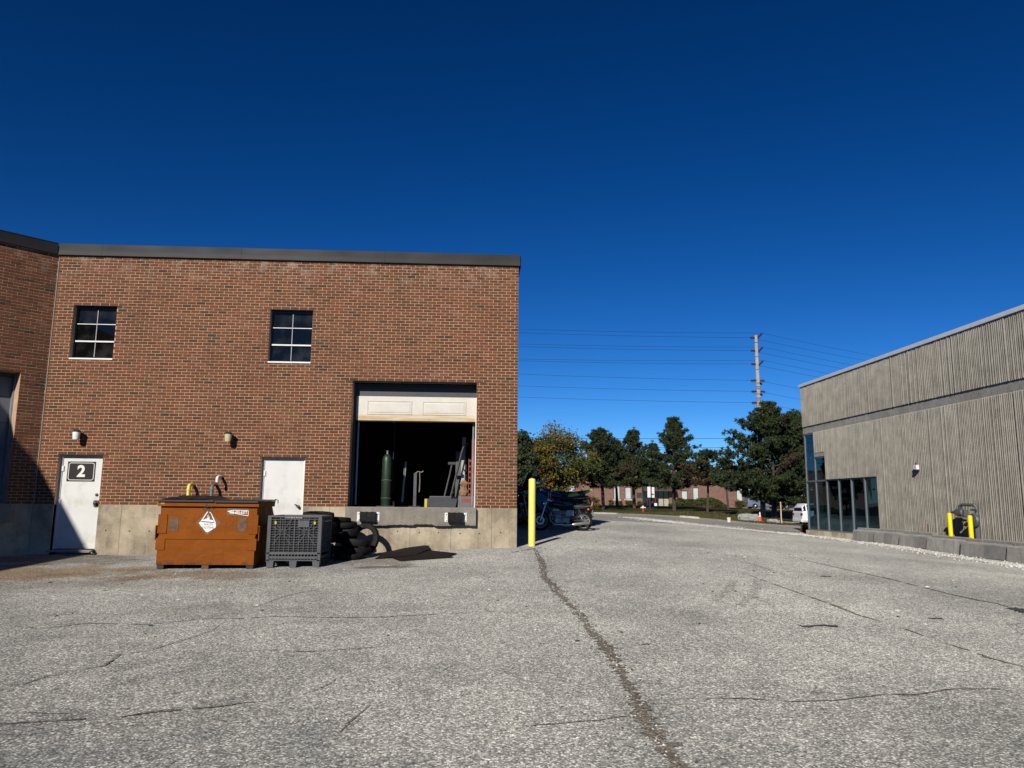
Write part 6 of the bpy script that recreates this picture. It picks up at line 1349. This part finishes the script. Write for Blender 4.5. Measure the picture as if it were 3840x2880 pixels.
M_CONE = plain('cone_orange', (.72,.07,.02), .5); rc_ = lambda z: .15-.12*z/hc
MB().box((-.19,-.19,0),(.19,.19,.035), .01).build('base', M_CONE, t); MB().lathe([(rc_(.035),.035),(rc_(.38),.38)], n=18).build('body', M_CONE, t, smooth=True); MB().lathe([(rc_(.38)+.002,.38),(rc_(.47)+.002,.47)], n=18).build('collar', M_WHITE, t, smooth=True); MB().lathe([(rc_(.47),.47),(rc_(.52),.52)], n=18).build('band', M_CONE, t, smooth=True); MB().lathe([(rc_(.52)+.002,.52),(rc_(.68)+.002,.68)], n=18).build('collar', M_WHITE, t, smooth=True); MB().lathe([(rc_(.68),.68),(rc_(hc),hc)], n=18).build('tip', M_CONE, t, smooth=True)
Y = 53; p = at3(1590, 1010, Y); g = gz(p.x, Y); t = thing('wooden_stake', 'tall pale wooden survey stake in the lawn edge', 'stake', (p.x, Y, g)); MB().box((-.035,-.02,0),(.035,.02,at3(1597, 585, Y).z-g)).build('stake_board', plain('raw_wood', (.55,.42,.28), .8), t); MB().box((-.037,-.022,at3(1597, 640, Y).z-g),(.037,.022,at3(1597, 600, Y).z-g)).build('painted_tip', plain('tip_orange', (.6,.3,.15), .6), t)
Y = 46; p = at3(642, 955, Y); g = gz(p.x, Y); t = thing('bucket', 'small white plastic bucket at the edge of the dark asphalt', 'bucket', (p.x, Y, g)); MB().lathe([(.09,0),(.1,.0),(.125,.27),(.13,.29),(.115,.28),(.09,.02)], n=18).build('pail', M_WHITE, t, smooth=True); MB().tube([(-.125,0,.26),(-.09,-.1,.2),(.09,-.1,.2),(.125,0,.26)], .006, 5).build('bail_handle', M_STEEL, t)
def boulder(x0, y0, x1, y1, Y, lbl, seed, dep=.8):
    a, b = at3(x0, y0, Y), at3(x1, y1, Y); g = gz((a.x+b.x)/2, Y)+.06; w = (b.x-a.x)/2; h_ = max(.25, b.z-g); rs = np.random.RandomState(seed)
    bm = bmesh.new(); bmesh.ops.create_cube(bm, size=2); bmesh.ops.subdivide_edges(bm, edges=bm.edges[:], cuts=5, use_grid_fill=True)
    for v in bm.verts:
        c = np.array(v.co); e = c/np.max(np.abs(c)); n_ = unit(c); c = c*.72+n_*.45; k = 1+.10*math.sin(c[0]*4.1+seed)*math.sin(c[1]*3.3+c[2]*5)+rs.normal(0, .025); c *= k; c[2] += .06*math.copysign(1, c[2])*(abs(c[2]) > .6)
        v.co = (c[0]*w*.9, c[1]*dep*.5, (c[2]*.55+.5)*h_)
    me = bpy.data.meshes.new('boulder'); bm.to_mesh(me); bm.free(); me.materials.append(M_STONE); o = bpy.data.objects.new('boulder', me); COL.objects.link(o); o.location = ((a.x+b.x)/2, Y, g-.06); o.rotation_euler = (0, 0, rs.uniform(-.2, .2)); tag(o, lbl, 'boulder', 'landscape boulders on the lawn')
boulder(835, 945, 1150, 810, 56, 'large flat grey boulder beside the traffic cone', 1, 1.0); boulder(1350, 975, 1500, 895, 56, 'smaller square grey boulder near the wooden stake', 2); boulder(1450, 990, 1590, 930, 55, 'pale broken boulder slab at the foot of the wooden stake', 3, .5)
# utility pole
Y = 68; p = at3(1140, 840, Y); g = gz(p.x, Y); tp = onY(2859, 1258, Y); H_ = tp.z-g; xb = (p.x+tp.x)/2
M_POLE = concrete('pole_concrete', (.40,.37,.32), (.3,.27,.23)); up = thing('utility_pole', 'tall pale concrete utility pole with brown insulators rising above the pines', 'utility pole', (xb, Y, g))
MB().tube([(0,0,0),(0,0,H_*.5),(0,0,H_)], [.235,.185,.125], 16).build('shaft', M_POLE, up, smooth=True)
M_INS = plain('insulator_brown', (.085,.035,.028), .4); zpx = lambda y: onY(2859, 1220+y*.205, Y).z-g
def insul(dx, dz, z, L_, nm='insulator'):
    d = Vector((dx, 0, dz)).normalized(); st = Vector((.14*(1 if dx > 0 else -1), 0, z)); mb = MB(); pr = []
    for k in range(9): pr += [(.045, L_*k/9), (.105, L_*k/9+.012), (.045, L_*k/9+.035)]
    mb.lathe(pr+[(.03, L_)], st, d, 10); mb.build(nm, M_INS, up, smooth=True); return st+d*(L_+.03)
att = []
for yl, yr in ((235, 215), (470, 470), (715, 715)):
    e1 = insul(-1, .05, zpx(yl), .42); e2 = insul(1, 1.0, zpx(yr+10)-.05, .65); att.append(('L', e1)); att.append(('R', e2))
for y in (1010, 1210, 1415):
    MB().box((-.2,-.05,zpx(y)-.05),(.2,.05,zpx(y)+.05)).build('bracket', M_GALV, up); insul(-1, -.05, zpx(y), .5); insul(1, -.05, zpx(y), .5); insul(1, -.7, zpx(y+40), .3)
    MB().tube([(-.75,-.05,zpx(y)),(-.5,-.1,zpx(y)-.2),(0,-.22,zpx(y)-.26),(.5,-.1,zpx(y)-.2),(.75,-.05,zpx(y))], .014, 5).build('jumper', M_BLACK, up); att.append(('T', Vector((0, 0, zpx(y)))))
for y in (320, 575, 815): MB().lathe([(.155,-.02),(.155,.02)], (0,0,zpx(y)), (0,0,1), 16).build('band', M_DARKMETAL, up)
for y in (1130, 1165, 1335, 1370): MB().lathe([(.178,-.035),(.178,.035)], (0,0,zpx(y)), (0,0,1), 16).build('band', M_BLACK, up)
def wire(a, b, sag, lbl, r=.014):
    a, b = Vector(a), Vector(b); c = a; mb = MB(); mb.tube([a+(b-a)*s-Vector((0, 0, sag*4*s*(1-s)))-c for s in np.linspace(0, 1, 25)], r*.75, 4, cap=False); o = mb.build('power_line', M_BLACK, None, recalc=False); o.location = c; tag(o, lbl, 'power line', 'power lines strung from the utility pole')
base = Vector((xb, Y, g)); k = 0
rank = ['topmost', 'second', 'third', 'fourth', 'fifth', 'sixth', 'seventh', 'eighth', 'ninth']
# left ends: pixel heights where the wires pass the brick building corner (x = 1952)
lefts = [1234, 1248, 1290, 1300, 1346, 1353, 1403, 1447, 1489]; order_ = sorted(att, key=lambda q: -q[1].z)
ends = {}
for (sd, e), vy in zip(order_, lefts):
    a = base+e; XE = -42; YE_ = 74.; uL = 1952
    q = onY(uL, vy, Y+ (YE_-Y)*(xb-onY(uL, vy, 71).x)/(xb-XE))          # the point seen beside the building
    f = (a.x-q.x)/(a.x-XE); sag = .75; zE = (q.z+sag*4*f*(1-f)-a.z*(1-f))/f
    wire(a, (XE, YE_, zE), sag, '%s power line from the top, running left from the utility pole over the pines' % rank[k] if False else '%s power line counted down the utility pole, on its brick building side' % rank[k])
    wire(a, (92, 92, a.z-.6-.12*k), 1.3, '%s power line counted down the utility pole, on its ribbed building side' % rank[k]); k += 1
for v0, v1, lb in ((1630, 1643, 'low service cable crossing in front of the pine tops'), (1663, 1678, 'lower of two service cables crossing the pines'), ):
    a = onY(1945, v0, 66); b = onY(2840, v1, 66.5); d = b-a; wire(a-d*.9, b, .25, lb, .022)
b = onY(2740, 1702, 70); a = onY(2590, 1692, 70); wire(a-(b-a)*5+Vector((0,0,.0)), b+(b-a)*.6, .05, 'short low cable showing between the flat topped pine and the pole', .018)

# ------------------------------------------------------------------ vehicles
def car(name, lbl, paint, loc, rz, Ln, Wd, Ht, st, wheel_r, group=None, cat='car'):
    """st: stations along the body (x, z belt, z roof or None, half width)"""
    t = thing(name, lbl, cat, loc, rz, group); zl = wheel_r*.75; hw = Wd/2
    body = MB(); secs = []
    for x, zb, zr_, w in st:
        secs.append([(x, w*.9, zl), (x, w, zl+.14), (x, w*1.0, (zl+zb)/2+.06), (x, w*.96, zb), (x, 0, zb+.015), (x, -w*.96, zb), (x, -w, (zl+zb)/2+.06), (x, -w, zl+.14), (x, -w*.9, zl), (x, 0, zl-.01)])
    n = 10; V = [q for s in secs for q in s]; body.add(V, [(i*n+k, i*n+(k+1) % n, (i+1)*n+(k+1) % n, (i+1)*n+k) for i in range(len(secs)-1) for k in range(n)]+[tuple(range(n)), tuple(range((len(secs)-1)*n, len(secs)*n))])
    body.build('body', paint, t, smooth=True, angle=28)
    cs = [s for s in st if s[2]]; V = []; m_ = 8
    for x, zb, zr_, w in cs: V += [(x, w*.95, zb-.01), (x, w*.9, zb+(zr_-zb)*.45), (x, w*.8, zr_-.05), (x, w*.62, zr_), (x, -w*.62, zr_), (x, -w*.8, zr_-.05), (x, -w*.9, zb+(zr_-zb)*.45), (x, -w*.95, zb-.01)]
    cab = MB().add(V, [(i*m_+k, i*m_+(k+1) % m_, (i+1)*m_+(k+1) % m_, (i+1)*m_+k) for i in range(len(cs)-1) for k in range(m_)]+[tuple(range(m_)), tuple(range((len(cs)-1)*m_, len(cs)*m_))]).build('cabin', paint, t, smooth=True, angle=28)
    for (a, b) in zip(cs[:-1], cs[1:]):
        if b[0]-a[0] < .25: continue
        for s in (-1, 1):
            P_ = []
            for (st_, f) in ((a, .12), (b, .12), (b, .86), (a, .86)):
                x, zb, zr_, w = st_; zz = zb+(zr_-zb)*f; ww = (np.interp(f, (0, .45, 1), (.95, .9, .8)))*w; P_.append((x+(.05 if st_ is a else -.05), s*(ww+.012), zz))
            MB().add(P_, [(0,1,2,3)]).build('side_window', M_CARGLASS, t, recalc=False)
    for e, nxt, sg2 in ((cs[0], cs[1], -1), (cs[-1], cs[-2], 1)):
        MB().add([(e[0]+sg2*.012, s*w_*e[3], z_) for s, w_, z_ in ((-1,.8,e[1]+.06),(1,.8,e[1]+.06),(1,.7,max(e[2]-.06, e[1]+.1)),(-1,.7,max(e[2]-.06, e[1]+.1)))], [(0,1,2,3)]).build('end_window', M_CARGLASS, t, recalc=False)
    xf, xr = st[-1][0]-Ln*.19, st[0][0]+Ln*.20
    for x in (xf, xr):
        for s in (-1, 1):
            w = sub('wheel', t, (x, s*(hw-.09), wheel_r)); MB().lathe([(wheel_r*.62,-.1),(wheel_r*.95,-.11),(wheel_r,-.07),(wheel_r,.07),(wheel_r*.95,.11),(wheel_r*.62,.1)], (0,0,0), (0,1,0), 26).build('tyre', M_RUBBER, w, smooth=True)
            mb = MB(); mb.lathe([(wheel_r*.64, s*.085),(wheel_r*.6, s*.105),(wheel_r*.56, s*.06)], (0,0,0), (0,1,0), 26); 
            for k in range(6): a = 6.283*k/6; mb.tube([(math.cos(a)*.04, s*.1, math.sin(a)*.04), (math.cos(a)*wheel_r*.6, s*.09, math.sin(a)*wheel_r*.6)], .035, 5)
            mb.build('rim', M_STEEL, w); MB().lathe([(wheel_r*1.14, s*(.095)),(wheel_r*1.14, s*.10),(wheel_r*1.0, s*.10)], (0,0,0), (0,1,0), 26).build('wheel_arch', M_BLACK, w)
    for s in (-1, 1):
        MB().box((st[0][0]-.012, s*hw*.62, st[0][1]-.22), (st[0][0]+.1, s*hw*.93, st[0][1]-.04)).build('tail_light', M_LENS, t); MB().box((st[-1][0]-.12, s*hw*.55, st[-1][1]-.16), (st[-1][0]+.012, s*hw*.9, st[-1][1]-.04)).build('headlight', M_CHROME, t); MB().box((.55*Ln/4.5, s*hw, st[3][1]-.0), (.72*Ln/4.5, s*(hw+.16), st[3][1]+.13), .02).build('mirror', paint, t)
        MB().box((-.25, s*hw*.995, st[3][1]-.2), (-.05, s*(hw*.995+.02), st[3][1]-.16)).build('door_handle', M_CHROME, t)
    MB().box((st[0][0]-.06,-hw*.85,zl+.02),(st[0][0]+.06,hw*.85,zl+.24), .03).build('bumper', M_BLACK if 'dark' in lbl else paint, t); MB().box((st[-1][0]-.06,-hw*.85,zl+.02),(st[-1][0]+.06,hw*.85,zl+.24), .03).build('bumper', paint, t)
    return t
P_WH = plain('car_white', (.74,.75,.76), .25, var=.02); P_GB = plain('car_greyblue', (.13,.16,.22), .25, var=.05); P_DK = plain('car_dark', (.015,.016,.02), .2, var=.1)
SUV = lambda L_, W_, H_: [(-L_/2, 1.0, None, W_/2*.9), (-L_/2+.06, 1.06, 1.42, W_/2*.96), (-L_/2+.34, 1.07, H_-.04, W_/2), (-.6, 1.06, H_, W_/2), (.35, 1.05, H_-.03, W_/2), (1.05, 1.03, 1.10, W_/2), (L_/2-.35, .96, None, W_/2*.96), (L_/2, .74, None, W_/2*.85)]
p = at3(2000, 1030, 58); car('parked_car', 'white sport utility vehicle parked beyond the corner of the ribbed building', P_WH, (p.x+1.85, 58, gz(p.x, 58)), 0, 4.7, 1.9, 1.72, SUV(4.7, 1.9, 1.72), .375, 'cars parked beyond the buildings')
VAN = lambda L_, W_, H_: [(-L_/2, 1.0, None, W_/2*.92), (-L_/2+.06, 1.05, 1.2, W_/2*.97), (-L_/2+.3, 1.06, H_-.03, W_/2), (-.5, 1.05, H_, W_/2), (.7, 1.03, H_-.05, W_/2), (1.55, 1.0, 1.08, W_/2), (L_/2-.3, .88, None, W_/2*.95), (L_/2, .7, None, W_/2*.82)]
p = at3(1380, 770, 104); car('parked_van', 'grey blue minivan parked in tree shade behind the utility pole', P_GB, (p.x-.9, 104, gz(p.x, 104)), 0, 5.0, 1.95, 1.78, VAN(5.0, 1.95, 1.78), .34, 'cars parked beyond the buildings', 'van')
p = at3(1750, 780, 100); car('parked_car', 'dark car parked in deep shade under the big pine', P_DK, (p.x+.6, 100, gz(p.x, 100)), math.pi, 4.6, 1.85, 1.55, SUV(4.6, 1.85, 1.55), .34, 'cars parked beyond the buildings')
p = at3(2040, 640, 88); t = car('parked_van', 'tall white cargo van showing past the ribbed building corner', P_WH, (p.x+2.0, 88, gz(p.x, 88)), 0, 5.9, 2.0, 2.6, [(-2.95, 1.2, None, .95), (-2.92, 1.25, 2.5, .98), (-2.7, 1.25, 2.6, 1.), (.8, 1.25, 2.6, 1.), (1.4, 1.2, 2.3, 1.), (2.2, 1.1, 1.2, .98), (2.7, .98, None, .95), (2.95, .8, None, .85)], .36, 'cars parked beyond the buildings', 'van')
